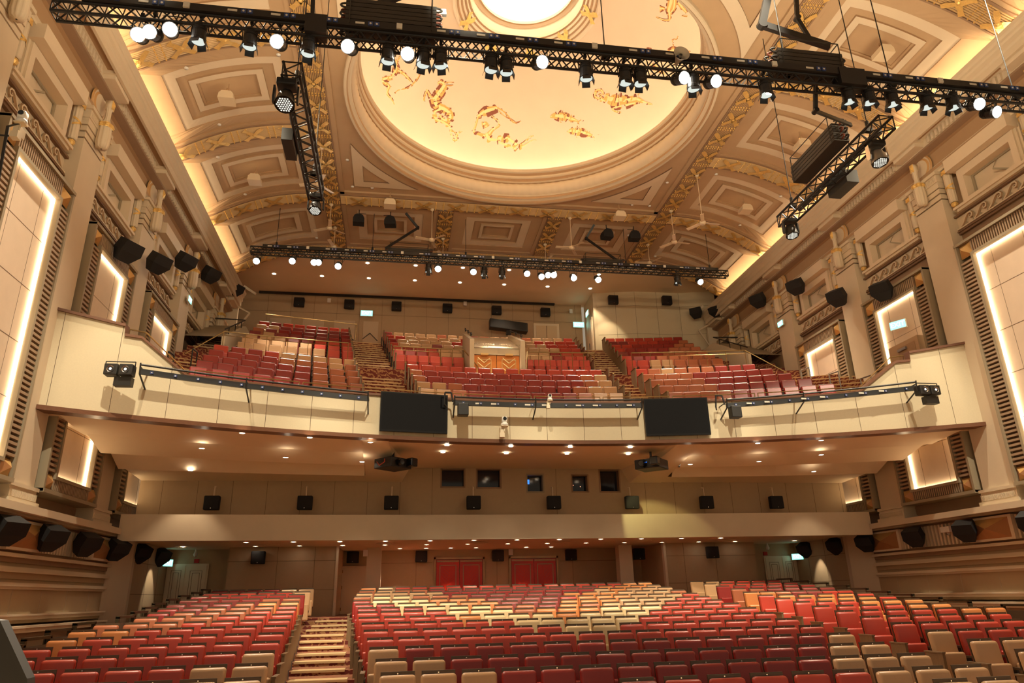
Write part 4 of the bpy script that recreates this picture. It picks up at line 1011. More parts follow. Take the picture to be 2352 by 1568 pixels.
STALLS = [  # (row, block, first, last, colours)
 (2, 'L', q1(190 - 640, 1420), q2(1270, 1240), 'RRRRRTT'), (1, 'L', q1(-200, 1600), q2(1110, 1450), 'RRRRTT'),
 (3, 'L', q1(0 - 20, 1225), q2(1420, 1060), 'RRRRRRT'), (4, 'L', q1(270, 1060), q2(1535, 900), 'RRRRRRR'), (5, 'L', q1(700, 900), q2(1630, 780), 'ORRRRRR'), (6, 'L', q1(1025, 760), q2(1710, 665), 'OORRRRR'),
 (7, 'L', q1(1400, 650), q2(1785, 570), 'BBBRRRR'), (8, 'L', q1(2010, 545), q2(1845, 480), 'BBBRRR'), (9, 'L', q2(-10, 460), q2(1905, 410), 'DBBBRR'), (10, 'L', q2(140, 390), q2(1945, 350), 'DMBBBR'),
 (11, 'L', q2(275, 335), q2(1985, 290), 'MMMBOO'), (12, 'L', q2(470, 280), q2(2020, 235), 'MMMMBB'), (13, 'L', q2(640, 212), q2(2100, 185), 'DDDDDD'), (14, 'L', q2(820, 165), q2(2195, 145), 'RRRRRT'), (15, 'L', q2(955, 118), q2(2260, 98), 'DDDDTT'),
 (15, 'C', q3(190, 85), q4(2135, 5), 'OTRRRRRRRRRRRRRROO'), (14, 'C', q3(160, 120), q5(40, 95), 'BTBBMMMMMMMMMMOOOT'), (13, 'C', q3(120, 160), q5(205, 130), 'TTTTTDDDDDDDDDTOTTT'), (12, 'C', q3(80, 215), q5(400, 170), 'BCCBBBMMMMMOOOTTTB'),
 (11, 'C', q3(65, 265), q5(580, 215), 'DCCCOOOMMMMROOOTTTR'), (10, 'C', q3(95, 320), q5(755, 265), 'DDCCCOOMMMOOOTTTRR'), (9, 'C', q3(130, 385), q5(925, 315), 'DDDCCCBBMOBTTTRRR'), (8, 'C', q3(130, 455), q5(1175, 380), 'RRRRCCCBOOOCCCRRRR'),
 (7, 'C', q3(140, 535), q5(1425, 445), 'RRRROCCCOCCCRRRRR'), (6, 'C', q3(185, 630), q5(1665, 525), 'RRRRRRCCCCCRRRRRR'), (5, 'C', q3(215, 740), q5(1990, 610), 'RRRRRRRCCRRRRRRR'), (4, 'C', q3(265, 865), q6(255, 720), 'RRRRRRRRRRRRRRRR'),
 (3, 'C', q3(300, 1005), q6(680, 835), 'TDDDDDDDDDDDDDT'), (2, 'C', q3(390, 1190), q6(1170, 980), 'TTDDDDDDDDDDDTT'), (1, 'C', q3(465, 1395), q6(1755, 1160), 'TTTDDDDDDDDDTTT'), (0, 'C', (1426, 1578), q7(760, 745), 'DRRRRRTTT'), (-1, 'C', (2153, 1566), (2256, 1563), 'TT'),  # deep red here: red leather with the front rows' weaker light in its colour
 (15, 'R', q5(690, 40), q5(1850, 20), 'TTRRRD'), (14, 'R', q5(900, 75), q5(2100, 52), 'TRRRRD'), (13, 'R', q5(1085, 110), q6(265, 90), 'DDDDDD'), (12, 'R', q5(1310, 150), q6(550, 120), 'BBMMMM'), (11, 'R', q5(1495, 195), q6(815, 165), 'OOBMMRR'),
 (10, 'R', q5(1715, 240), q6(1115, 205), 'ROOOORR'[:6]), (9, 'R', q5(1970, 290), q6(1445, 255), 'RROOOR'), (8, 'R', q6(160, 345), q6(1830, 305), 'RRROOO'), (7, 'R', q6(445, 410), q6(2230, 370), 'RRRROO'), (6, 'R', q6(790, 490), q7(1020, 210), 'RRRRROO'),
 (5, 'R', q6(1175, 580), q7(1055, 262), 'RRRRRR'), (4, 'R', q6(1640, 670), q7(1170, 325), 'RRRRR'), (3, 'R', q6(2165, 785), q7(1295, 392), 'TRRR'), (2, 'R', q7(885, 490), q7(1165, 482), 'TT'), (1, 'R', q7(1300, 580), q7(1301, 580), 'T')]
BN = {'L': 'left block', 'C': 'middle block', 'R': 'right block'}
seats = []
for (r, blk, a, b_, cols) in STALLS:
    xa, xb = rowx(r, a), rowx(r, b_); n = len(cols)
    for i, c in enumerate(cols):
        x = xa + (xb - xa) * (i / (n - 1) if n > 1 else 0) + .235
        seats.append([r, blk, i, n, x, ROWY[r] - .06, ROWT[r] - .925, c])
seats.sort(key=lambda q: (q[4] + 4.1) ** 2 + q[5] ** 2)
rest = MB(); RM = [LC[k_][1] for k_ in 'RDTCOBM'] + [WOODS, BLK]
ci = {k_: i for i, k_ in enumerate('RDTCOBM')}
def add_rest(x, y, z, c, rot=0.0):
    M = Matrix.Translation((x, y, z)) @ Matrix.Rotation(rot, 4, 'Z')
    rest.merge(SPL[0], M, {0: ci[c]}); rest.merge(SPL[1], M, {0: ci[c]}); rest.merge(SP[2], M, {0: 7}); rest.merge(SP[3], M, {0: 7, 1: 8})
SPL = (MB(), MB()); rbox(SPL[0], -.235, .235, -.05, .045, .40, .925, .025, seg=1); tilt(SPL[0], .4, .16); rbox(SPL[1], -.225, .225, -.20, -.09, .14, .60, .025, seg=1); tilt(SPL[1], .14, .05)
NIND = 300
for k_, (r, blk, i, n, x, y, z, c) in enumerate(seats):
    if k_ >= NIND: add_rest(x, y, z, c); continue
    rowname = 'row %s' % {-1: 'one', 0: 'two', 1: 'three', 2: 'four', 3: 'five', 4: 'six', 5: 'seven', 6: 'eight', 7: 'nine', 8: 'ten', 9: 'eleven', 10: 'twelve', 11: 'thirteen', 12: 'fourteen', 13: 'fifteen', 14: 'sixteen', 15: 'seventeen'}[r]
    pos = ('%s from the stepped aisle' % ORD[(n - i) if blk == 'L' else (i + 1)]) if blk != 'R' else '%s from the far aisle' % ORD[i + 1]
    if blk == 'C' and r <= 0: pos = '%s from its right-hand end' % ORD[n - i]
    t = thing('theatre_seat', '%s leather seat, %s from front, %s, %s' % (LC[c][0], rowname, BN[blk], pos), 'seat', (x, y, z), group='seats in %s of the stalls %s' % (rowname, BN[blk]))
    part('backrest', SM[c][0], t); part('folding_seat', SM[c][1], t); part('wood_shell', SM['x'][0], t); part('armrest', SM['x'][1], t)
    if y < 16: part('number_stud', SM['x'][2], t)
    if (blk == 'L' and i == n - 1): part('end_panel', EPM, t, (.30, 0, 0))
    if (blk in 'CR' and i == 0 and not (blk == 'C' and r <= 0)): part('end_panel', EPM, t, (-.30, 0, 0))
# dark screens along the outer ends of the stall rows
for blk, sg in (('L', -1), ('R', 1)):
    for r in range(0, 16):
        e = [q for q in seats if q[0] == r and q[1] == blk]
        if sg < 0: x = (min(q[4] for q in e) if e and r >= 4 else -10.2 - .17 * (4 - min(r, 4))) - .42
        else: x = (max(q[4] for q in e) if e and r >= 7 else 9.6) + .42
        y0, z = ROWY[r] - .45, ROWT[r] - .93
        f = MB()
        for yy in (y0, y0 + .93): f.box(x - .035, x + .035, yy, yy + .07, z - .1, z + .98, 0)
        f.box(x - .035, x + .035, y0, y0 + 1.0, z + .95, z + 1.0, 0); f.box(x - .008, x + .008, y0, y0 + .95, z + .08, z + .86, 1)
        o = f.obj('side_screen', [DARKF, MESHP]); o['label'] = 'dark framed mesh screen at the %s wall end of stalls row %s' % (SIDE[sg], ORD[r + 2]); o['category'] = 'screen'; o['group'] = 'screens along the %s side of the stalls' % SIDE[sg]
# stalls floor
g = MB()
for r in range(-3, 16):
    y = 12.2 + (r - 3); z = (ROWT[r] if r in ROWT else ROWT[-1] - .09 * (-1 - r)) - .925
    g.box(-12.7, 12.7, y - .5, y + .5, z - .35, z)
g.box(-12.7, 12.7, 24.7, 31, 1.6, ROWT[15] - .925 + .07)
struct('floor', g, [CARP])
g = MB(); g.box(-12.7, 12.7, -9.0, 6.5, .2, 1.0); struct('floor', g, [wood('stage_boards', (0.50, 0.36, 0.20), (0.62, 0.46, 0.28), .5, (3, 30, 3))])
n_ = MB()
for r in range(0, 16):
    y = 12.2 + (r - 3); z = ROWT[r] - .925
    xl = rowx(r, [q for q in STALLS if q[0] == r and q[1] == 'L'][0][3]) + .62 if r >= 1 else -5.6
    xr = rowx(r, [q for q in STALLS if q[0] == r and q[1] == 'C'][0][2]) - .18 if r >= 1 else -4.2
    n_.box(xl, xr, y - .52, y - .16, z - .03, z + .012)  # nosing drawn wide; the extra pale depth paints glancing sheen on tread carpet
    n_.box(3.9 + .09 * r, 5.2 + .09 * r, y - .52, y - .2, z - .03, z + .012)
trimn = struct('trim_96', n_, [NOSE])
# balcony seats -------------------------------------------------------------------
def brow(R, c, xa, xb, z, cols, off=0.0):
    n = len(cols)
    for i, cc in enumerate(cols):
        x = xa + (xb - xa) * (i + .5) / n; y = arc(R, x, c) - .02
        add_rest(x, y, z, cc, -math.atan2(x, y - c))
def mixrow(n, palette, seed):
    q = random.Random(seed); out = ''; k_ = 0
    while len(out) < n: out += palette[min(len(palette) - 1, int(len(out) / n * len(palette)))] if q.random() > .12 else q.choice(palette)
    return out[:n]
for k in range(5):
    L = lambda a, b_: a + (b_ - a) * k / 4
    brow(LR[k], BC, L(-3.55, -4.0), L(3.3, 3.75), LZ[k], 'TTBDDDDDDDBTT' if k < 2 else ('BDDDDDDDDDDDBT' if k < 4 else 'RRRRRRRRRRRRRR'))
    brow(LR[k], BC, L(-10.15, -10.6), L(-5.2, -5.75), LZ[k], 'DDDDDDBBB' if k < 3 else ('DDDDBBBTB' if k < 4 else 'RDDRTTTTT'))
    brow(LR[k], BC, L(4.75, 5.0), L(10.0, 9.6), LZ[k], 'BBBBDDDDDD' if k < 4 else 'RBTBBBDDD')
for k in range(7):
    L = lambda a, b_: a + (b_ - a) * k / 6
    zz = UZ[k]
    if k < 3:
        brow(UR[k], -20, L(-4.45, -5.2), -1.5, zz, 'RRRRRR' if k < 1 else 'RDDRTT'); brow(UR[k], -20, 1.0, L(4.0, 4.74), zz, 'RRRRRR' if k < 1 else 'TTTDRR')
    else: brow(UR[k], -20, L(-4.45, -5.2), L(4.0, 4.74), zz, ['RTTTMTTMMTTMTTTTRR', 'DTTTTTRTTTTTTTTRRR', 'RRTTTTTRRBTTTTRRRR', 'MTTTTBTTMBTTTBTTTR'][k - 3])
    brow(UR[k], -20, L(-10.6, -11.05), L(-6.05, -6.71), zz, ['TTTTTTRR', 'TTTTTRRR', 'TTTMMRRR', 'MTMMMMDD', 'BMDDMMMD', 'TTMMMMMM', 'RMRRRRRR'][k])
    brow(UR[k], -20, L(5.5, 6.47), L(9.8, 10.5), zz, ['RRTTBBBB', 'RMDBBBBB', 'MDDDBBBB', 'RDDDDBBB', 'RRDDDDBB', 'MMRRRDDB', 'RRRRRRRD'][k])
o = rest.obj('theatre_seats', RM, None, False, kind='stuff'); o['label'] = 'remaining rows of red and tan seats at the back and in the balcony'; o['category'] = 'seats'
# ================================================================== FITTINGS
# wall speakers -------------------------------------------------------------------
spk = MB(); rbox(spk, -.235, .235, -.13, .10, -.22, .22, .03); SPKM = spk.mesh('cabinet', [BLKC], True)
stk = MB(); stk.tube((0, .12, .1), (0, .14, .55), .022, 8); stk.tube((0, .14, .53), (0, .30, .56), .02, 8); STK = stk.mesh('pole_bracket', [OFFW])
wbr = MB(); wbr.tube((0, .06, 0), (0, .32, .02), .02, 6); wbr.box(-.05, .05, .30, .34, -.08, .1); WBR = wbr.mesh('wall_bracket', [BLK])
dot = MB(); dot.tube((0, -.132, -.17), (0, -.136, -.17), .012, 8); DOTM = dot.mesh('badge', [CHR])
wg = MB(); wg.add([(-.14, -.10, -.26), (.14, -.10, -.26), (.14, .10, -.24), (-.14, .10, -.24), (-.27, -.20, .0), (.27, -.20, .0), (.24, .14, .0), (-.24, .14, .0), (-.24, -.20, .26), (.24, -.20, .26), (.20, .14, .26), (-.20, .14, .26)],
    [(0, 3, 2, 1), (0, 1, 5, 4), (1, 2, 6, 5), (2, 3, 7, 6), (3, 0, 4, 7), (4, 5, 9, 8), (5, 6, 10, 9), (6, 7, 11, 10), (7, 4, 8, 11), (8, 9, 10, 11)]); WGM = wg.mesh('cabinet', [BLKC])
def speaker(loc, rot, label, group, br=None, sc=1.0):
    t = thing('wall_speaker', label, 'speaker', loc, rot, group); t.scale = (sc, sc, sc)
    part('cabinet', WGM if br is WBR else SPKM, t); part('badge', DOTM, t) if br is not WBR else None
    if br: part('bracket', br, t)
    return t
for i, x in enumerate((-9.94, -7.08, -4.32, -1.6, 1.15, 3.92, 6.66, 9.3)):
    speaker((x, 24.02, 5.58), (0, 0, 0), 'square black speaker above the curved parapet, %s from the left' % ORD[i + 1], 'speakers above the curved parapet', STK)
for i, (x, y, z) in enumerate(((-8.93, 27.2, 4.07), (-5.81, 30.0, 4.19), (-3.1, 30.0, 4.19), (.03, 30.0, 4.18), (3.1, 30.0, 4.18), (5.68, 28.9, 4.12), (8.1, 27.2, 4.06))):
    speaker((x, y, z), (0, 0, 0), 'black speaker on the rear stalls wall, %s from the left' % ORD[i + 1], 'speakers on the rear stalls wall', None)
for s, ys in ((-1, (16.9, 18.9, 21.0, 23.2, 25.2, 27.3)), (1, (16.6, 18.9, 21.1, 23.6, 25.4, 27.5))):
    for i, y in enumerate(ys):
        speaker((s * 12.28, y, 4.12), (radians(28) * 1, 0, s * -radians(62)), 'black speaker tilted down on the %s side wall, %s from the stage' % (SIDE[s], ORD[i + 1]), 'tilted speakers on the lower side walls', WBR, 1.12)
for s, L_ in ((-1, ((19.75, 12.2), (22.2, 13.0), (24.75, 14.3), (28.0, 15.3), (32.4, 16.6))), (1, ((19.95, 12.2), (22.35, 12.98), (24.85, 14.55), (27.95, 15.25), (32.3, 16.5)))):
    for i, (y, z) in enumerate(L_):
        speaker((s * 12.1, y, z), (radians(30), 0, s * -radians(60)), 'black speaker angled off the upper %s wall, %s from the stage' % (SIDE[s], ORD[i + 1]), 'angled speakers high on the side walls', WBR, 1.25 if i < 4 else 1.15)
speaker((11.6, 33.6, 16.9), (radians(20), 0, -radians(40)), 'black speaker high in the right rear corner beside the stair strut', 'angled speakers high on the side walls', WBR, 1.2)
for i, x in enumerate((-9.75, -7.1, -4.55, -1.75, 1.02, 3.82)):
    speaker((x, 36.5, 17.78), (0, 0, 0), 'black speaker under the ceiling of the upper rear wall, %s from the left' % ORD[i + 1], 'speakers on the upper rear wall', None, 1.15)
for i, (x, y) in enumerate(((7.2, 34.4), (10.2, 34.15))):
    speaker((x, y, 17.8), (0, 0, 0), 'black speaker on the pale upper rear wall, %s' % ('near its corner' if not i else 'farther from its corner'), 'speakers on the upper rear wall', None, 1.15)
# black ceiling speakers & white lamps -----------------------------------------------
for i, (x, y) in enumerate(((-6.2, 27.6), (-4.85, 27.6), (4.9, 27.6), (6.2, 27.6))):
    t = thing('ceiling_speaker', 'black dome speaker hung from the rear ceiling, %s from the left' % ORD[i + 1], 'speaker', (x, y, 18.05), (0, 0, [.05, -.1, .15, -.05][i]), 'black dome speakers under the rear ceiling')
    b = MB(); b.prism([(-.24, -.2), (.24, -.2), (.24, 0), (.18, .14), (.08, .2), (-.08, .2), (-.18, .14), (-.24, 0)], lambda u, v, q: (u, q, v), -.2, .2); b.obj('cabinet', BLKC, t)
    b = MB(); b.tube((0, 0, .2), (0, 0, .5), .02, 6); b.tube((-.3 if i % 2 else .3, 0, .32), (0, 0, .32), .015, 5); b.obj('hanger', BLK, t)
for i, (x, y) in enumerate(((-9.9, 19.6), (-9.88, 24.3), (-4.85, 26.0), (4.95, 25.8), (9.8, 15.0), (9.83, 19.6), (9.87, 24.1))):
    z = zc(x) - .55
    t = thing('pendant_speaker', 'small beige pendant speaker hanging in the %s' % ['left vault, second coffer', 'left vault, third coffer', 'left rear spandrel of the dome', 'right rear spandrel of the dome', 'right vault, first coffer', 'right vault, second coffer', 'right vault, third coffer'][i], 'pendant speaker', (x, y, z), group='beige pendant speakers under the ceiling')
    b = MB(); b.prism([(-.24, -.13), (.24, -.13), (.22, .05), (.14, .14), (-.14, .14), (-.22, .05)], lambda u, v, q: (u, q, v), -.22, .22); b.obj('housing', OFFW, t)
    b = MB(); b.tube((0, 0, .14), (0, 0, .55), .02, 6); b.lathe([(.01, .3), (.06, .28), (.06, .36), (.01, .38)], (0, 0, 0), 10); b.obj('rod', PT2, t)
# ceiling fans ------------------------------------------------------------------------
FB = MB()
def blade(bm, ang):
    c, s_ = cos(ang), sin(ang); M = Matrix.Rotation(ang, 4, 'Z')
    t = MB(); t.obox((.42, 0, .0), (.30, 0, 0), (0, .07, .015), (0, 0, .006)); t.obox((.13, 0, .01), (.06, 0, 0), (0, .02, 0), (0, 0, .008)); bm.merge(t, M)
blade(FB, 0); FBM = FB.mesh('blade', [OFFW])
FH = MB(); FH.lathe([(.01, -.08), (.09, -.07), (.13, -.02), (.12, .05), (.05, .09), (.01, .1)], (0, 0, 0), 16); FHM = FH.mesh('motor', [OFFW], True)
fans = [(-7.35, 27.2, 'over the left crossing'), (-7.34, 29.2, 'over the left rear rib'), (-3.06, 27.1, 'left of the back panels'), (-2.43, 29.7, 'beside the left divider rib'), (3.08, 27.1, 'right of the back panels'), (2.47, 29.7, 'beside the right divider rib'), (7.39, 25.95, 'over the right crossing'), (7.43, 29.14, 'over the right rear rib'), (7.4, 23.1, 'under the right rib in front of the crossing'), (-7.35, 23.1, 'under the left rib behind the side truss')]
for i, (x, y, w_) in enumerate(fans):
    hz = [17.35, 17.5, 17.0, 17.5, 17.0, 17.55, 16.95, 17.5, 16.3, 16.9][i]
    t = thing('ceiling_fan', 'cream three-bladed ceiling fan %s' % w_, 'ceiling fan', (x, y, hz), (0, 0, rnd.random() * 2), 'cream fans under the ceiling')
    part('motor', FHM, t)
    for k in range(3): part('blade', FBM, t, rot=(0, 0, k * 2 * pi / 3))
    b = MB(); b.tube((0, 0, .08), (0, 0, 18.5 - hz), .013, 6); b.lathe([(.01, 18.4 - hz), (.08, 18.45 - hz), (.09, 18.5 - hz)], (0, 0, 0), 12); b.obj('rod', OFFW, t)
# downlights --------------------------------------------------------------------------
dl = MB(); dl.lathe([(.085, -.004), (.11, -.012), (.11, 0)], (0, 0, 0), 16); DLR = dl.mesh('rim', [WHT])
dg = MB(); dg.lathe([(.085, -.003), (.001, -.003)], (0, 0, 0), 16); DLG = dg.mesh('lens', [E_DL])
def downlight(x, y, z, label, group, power=0, sc=1, col=(1.0, .78, .52), ang=85):
    t = thing('downlight', label, 'downlight', (x, y, z), group=group); t.scale = (sc * .8, sc * .8, 1)
    part('rim', DLR, t); part('lens', DLG, t)
    if power: spot('downlight_beam', (x, y, z - .03), (x, y, z - 3), power, ang, .55, col, .05)
for i in range(12):
    x = -8.98 + 1.5 * i; downlight(x, 25.05, 4.435, 'small downlight in the low rear ceiling, front row, %s from the left' % ORD[i + 1], 'downlights in the low rear ceiling', 180 if i % 2 else 0)
for i in range(13):
    x = -9.02 + 1.5 * i; downlight(x, 26.95, 4.44, 'small downlight in the low rear ceiling, middle row, %s from the left' % ORD[i + 1], 'downlights in the low rear ceiling', 0)
for i, x in enumerate((-3.97, -2.95, -1.98, -.98, 1.05, 2.07)): downlight(x, 29.05, 4.44, 'small downlight in front of the red doors, %s from the left' % ORD[i + 1], 'downlights in the low rear ceiling', 380 if i % 2 == 0 else 0)
for s in (-1, 1): downlight(s * 11.4, 26.8, 4.43, 'downlight grazing the %s wall under the parapet' % SIDE[s], 'downlights in the low rear ceiling', 0); spot('wall_graze', (s * 11.7, 26.6, 4.35), (s * 12.35, 26.75, 2.6), 70, 48, .5, (1.0, .84, .58), .03)
SL = [(-9.55, 20.57, 6.66), (-10.33, 22.6, 6.38), (-7.39, 21.3, 6.56), (-8.26, 19.35, 6.84), (-6.58, 19.9, 6.86), (-5.23, 21.9, 6.56), (-4.95, 20.55, 6.88), (9.18, 20.6, 6.66), (9.83, 22.2, 6.40), (7.4, 21.3, 6.56), (5.3, 21.9, 6.56), (8.42, 19.3, 6.84), (6.69, 19.9, 6.86)]
for i, (x, y, z) in enumerate(SL):
    s = -1 if x < 0 else 1; j = i + 1 if x < 0 else i - 6
    downlight(x, y, z - .01, 'recessed spotlight in the %s sawtooth soffit under the balcony, number %s' % (SIDE[s], ['one', 'two', 'three', 'four', 'five', 'six', 'seven'][j - 1]), 'spotlights in the sawtooth soffits', 75, 1.0)
for i, (x, y) in enumerate(((-2.77, 22.0), (-.75, 22.1), (1.22, 22.05), (3.25, 22.0), (-2.7, 21.15), (-.74, 21.2), (1.13, 21.2), (3.05, 21.15))):
    downlight(x, y, 6.90 - (.02 if y > 21.5 else -.03), 'recessed spotlight in the middle soffit between the projectors, %s row, %s from the left' % ('rear' if i < 4 else 'front', ORD[i % 4 + 1]), 'spotlights in the middle soffit', 40)
for i in range(8):
    x = -10.78 + 2.385 * i; downlight(x, 34.3, 18.395, 'downlight in the ceiling above the top rows, rear line, %s from the left' % ORD[i + 1], 'downlights above the top rows', 300, 1.3, (1, .76, .5), 80)
for i in range(7):
    x = -8.4 + 2.385 * i + (0 if i < 7 else 0); downlight(x, 32.5, 18.395, 'downlight in the ceiling above the top rows, front line, %s from the left' % ORD[i + 1], 'downlights above the top rows', 0, 1.3)
# small white ceiling lamps in the coffers
cb = MB(); cb.lathe([(.07, 0), (.06, -.03), (.001, -.04)], (0, 0, 0), 12); CBM = cb.mesh('ceiling_detector', [WHT], True)
for i, (x, y) in enumerate([(s * a, y) for s in (-1, 1) for a, y in ((8.25, 18.5), (10.9, 18.6), (10.6, 21.5), (8.25, 23.1), (11.0, 23.2), (10.6, 26.0), (8.3, 30.5), (6.4, 25.9), (5.6, 25.9), (6.5, 24.0), (6.3, 28.6))]):
    o = part('ceiling_detector', CBM, None, (x, y, zc(x) + (.08 if abs(x) > 7.7 else .10))); o['label'] = 'small round white ceiling fitting, %s %s' % (ORD[i % 11 + 1], 'on the left half of the ceiling' if x < 0 else 'on the right half of the ceiling'); o['category'] = 'ceiling fitting'; o['group'] = 'small round fittings on the coffered ceiling'
# trusses ------------------------------------------------------------------------------
tp = MB(); tp.box(-.085, .085, -.004, .004, -.022, .022); TPM = tp.mesh('label_tape', [TAG])
tp = MB(); tp.box(-.045, .045, -.012, .012, -.045, .045); tp.tube((0, -.016, 0), (0, .016, 0), .022, 8, 1); SKM = tp.mesh('blue_socket', [BLUE, TAG])
tp = MB(); tp.box(-.055, .055, -.02, .02, -.06, .06); OPM = tp.mesh('outlet_plate', [TAG])
def truss(name, label, p, q, w, h, strip=True, bays=None, side=1, strip_dz=.0, hoists=(), zt=18.5):
    """box truss between p and q, chords w apart and h high; a socket strip hangs along its upper front chord"""
    p, q = Vector(p), Vector(q); d = (q - p); L = d.length; d.normalize(); n = Vector((-d.y, d.x, 0)).normalized(); up = Vector((0, 0, 1))
    t = thing(name, label, 'lighting truss', p)
    b = MB(); ch = [n * (i * w / 2) + up * (j * h / 2) for i in (-1, 1) for j in (-1, 1)]
    for c in ch: b.tube(c, c + d * L, .031, 8)
    nb = bays or int(L / (h * 1.35)); st_ = L / nb
    for k in range(nb):
        a, e = d * (k * st_), d * ((k + 1) * st_); m_ = (a + e) / 2
        for (c0, c1) in ((0, 1), (2, 3)): b.tube(ch[c0] + a, ch[c1] + m_, .015, 4, caps=False); b.tube(ch[c1] + m_, ch[c0] + e, .015, 4, caps=False)
        for (c0, c1) in ((0, 2), (1, 3)): b.tube(ch[c0] + a, ch[c1] + m_, .015, 4, caps=False); b.tube(ch[c1] + m_, ch[c0] + e, .015, 4, caps=False)
    for a in (Vector((0, 0, 0)), d * L):
        for c0, c1 in ((0, 1), (1, 3), (3, 2), (2, 0)): b.tube(ch[c0] + a, ch[c1] + a, .014, 4)
    b.obj('frame', BLK, t)
    if strip:
        c = MB(); o0 = -n * side * (w / 2 + .05) + up * (h / 2 + strip_dz)
        a, e = .5, L - .5
        M = Matrix((d, n, up)).transposed().to_4x4()
        t2 = MB(); t2.box(a, e, -.045, .045, -.075, .075, 0)
        y = a + .2; kk = 0; tags_, socks, plates = [], [], []
        while y < e - .5:
            f = -.05 * side
            if kk % 5 != 2:
                tags_.append((y + .085, f, 0))
                for g_ in (.24, .36): socks.append((y + g_ + .045, f, 0))
                pass
            else: plates.append((y + .055, f - .01, 0))
            y += .78; kk += 1
        sp = t2.obj('socket_strip', BLK, t); [part(nm_, me_, sp, q) for nm_, me_, L_ in (('label_tape', TPM, tags_), ('blue_socket', SKM, socks), ('outlet_plate', OPM, plates)) for q in L_]
        sp.matrix_local = Matrix.Translation(o0) @ M
    for hx in hoists:
        c = MB(); P0 = d * hx + up * (h / 2); top = zt - (p.z + h / 2)
        z = .28; k = 0
        c.tube(P0 + up * .25, P0 + up * top, .013, 5)
        c.tube(P0, P0 + up * .3, .045, 8); c.box(P0.x - .09, P0.x + .09, P0.y - .05, P0.y + .05, P0.z + .0, P0.z + .1)
        c.obj('hoist_chain', BLK, t)
    return t
truss('lighting_truss', 'long black box truss crossing the picture below the dome', (-10.6, 11.2, 12.82), (10.6, 11.2, 12.82), .26, .23, hoists=(4.4, 10.4, 12.95 + 1.5, 16.9, 20.0), side=1, strip_dz=.09)
truss('lighting_truss', 'slimmer black truss hanging in front of the upper rear ceiling', (-10.5, 27.6, 16.33), (10.5, 27.6, 16.33), .28, .26, hoists=(1.0, 4.95, 8.95, 16.2, 20.2), side=1, zt=18.4)
truss('lighting_truss', 'short black truss running lengthwise below the left ceiling rib', (-6.46, 11.75, 12.45), (-6.46, 16.4, 12.45), .34, .32, hoists=(.6, 4.0), side=-1)
truss('lighting_truss', 'short black truss running lengthwise below the right ceiling rib', (6.46, 11.75, 12.45), (6.46, 16.3, 12.45), .34, .32, hoists=(.6, 4.0), side=1)
b = MB(); b.box(-6.9, -6.66, 13.6, 14.4, 12.1, 12.4); o = b.obj('junction_box', BLK); o['label'] = 'black junction box on the side of the left lengthwise truss'; o['category'] = 'junction box'
b = MB(); b.box(6.62, 6.95, 13.6, 14.4, 12.1, 12.45); o = b.obj('junction_box', BLK); o['label'] = 'black junction box on the side of the right lengthwise truss'; o['category'] = 'junction box'
for (x0, x1, y0, nm) in ((-6.15, -5.75, 11.15, 'left'), (4.9, 5.5, 11.15, 'right')):
    b = MB(); b.box(x0, x1, y0 - .2, y0 + .1, 12.7, 13.12); o = b.obj('junction_box', BLK); o['label'] = 'black junction box at the end of the %s cable bundle on the long truss' % nm; o['category'] = 'junction box'
# bundles of flat cable in cradles above the trusses
def bundle(name, label, c, ax, L, hgt, wd, nl):
    """stack of folded flat cables: c base centre, ax unit axis"""
    t = thing(name, label, 'cable cradle', c); a = Vector(ax); n = Vector((-a.y, a.x, 0)); b = MB(); g = MB()
    for k in range(nl):
        z = .04 + hgt * k / nl; th = hgt / nl * .42
        b.obox(a * 0 + Vector((0, 0, z + th)), a * (L / 2), n * (wd / 2), Vector((0, 0, th)))
        for sg in (-1, 1):
            if k % 2 == (sg > 0):
                for j in range(3):
                    off = n * (wd * (-.3 + .3 * j)); P = [a * sg * (L / 2) + off + a * sg * (.11 * sin(u)) + Vector((0, 0, z + th + hgt / nl * .5 * (1 - cos(u)))) for u in steps(0, pi, 6)]
                    (g if j == 1 else b).path(P, .022, 5)
    b.obj('cable_stack', mat('dark_cable', (.035, .028, .022), .6), t); g.obj('red_cables', mat('rust_cable', (.20, .05, .025), .6), t)
    f = MB()
    for sg in (-.45, .45):
        P = [a * (L * sg) - n * (wd / 2 + .03) + Vector((0, 0, z)) for z in (0, hgt + .25)] + [a * (L * sg) + n * (wd / 2 + .03) + Vector((0, 0, z)) for z in (hgt + .25, 0)]
        f.path(P, .012, 5)
    f.path([a * (L * -.45) - n * (wd / 2 + .03) + Vector((0, 0, hgt + .25)), a * (L * .45) - n * (wd / 2 + .03) + Vector((0, 0, hgt + .25))], .012, 5)
    f.path([a * (L * -.45) + n * (wd / 2 + .03) + Vector((0, 0, hgt + .25)), a * (L * .45) + n * (wd / 2 + .03) + Vector((0, 0, hgt + .25))], .012, 5)
    f.obj('wire_cradle', BLK, t)
bundle('cable_cradle', 'large stack of folded black cables above the long truss in front of the dome', (-4.55, 11.25, 13.0), (1, 0, 0), 1.75, .62, .5, 6)
bundle('cable_cradle', 'stack of folded cables with red ends above the right part of the long truss', (4.35, 11.25, 13.0), (1, 0, 0), 1.5, .52, .45, 5)
bundle('cable_cradle', 'stack of folded cables lying along the right lengthwise truss', (6.2, 13.9, 12.75), (0, 1, 0), 1.9, .5, .4, 5)
bundle('cable_cradle', 'low cable cradle on the left half of the slim rear truss', (-4.0, 27.6, 16.55), (1, 0, 0), 1.8, .16, .3, 2)
bundle('cable_cradle', 'low cable cradle on the right half of the slim rear truss', (4.6, 27.6, 16.55), (1, 0, 0), 1.8, .16, .3, 2)
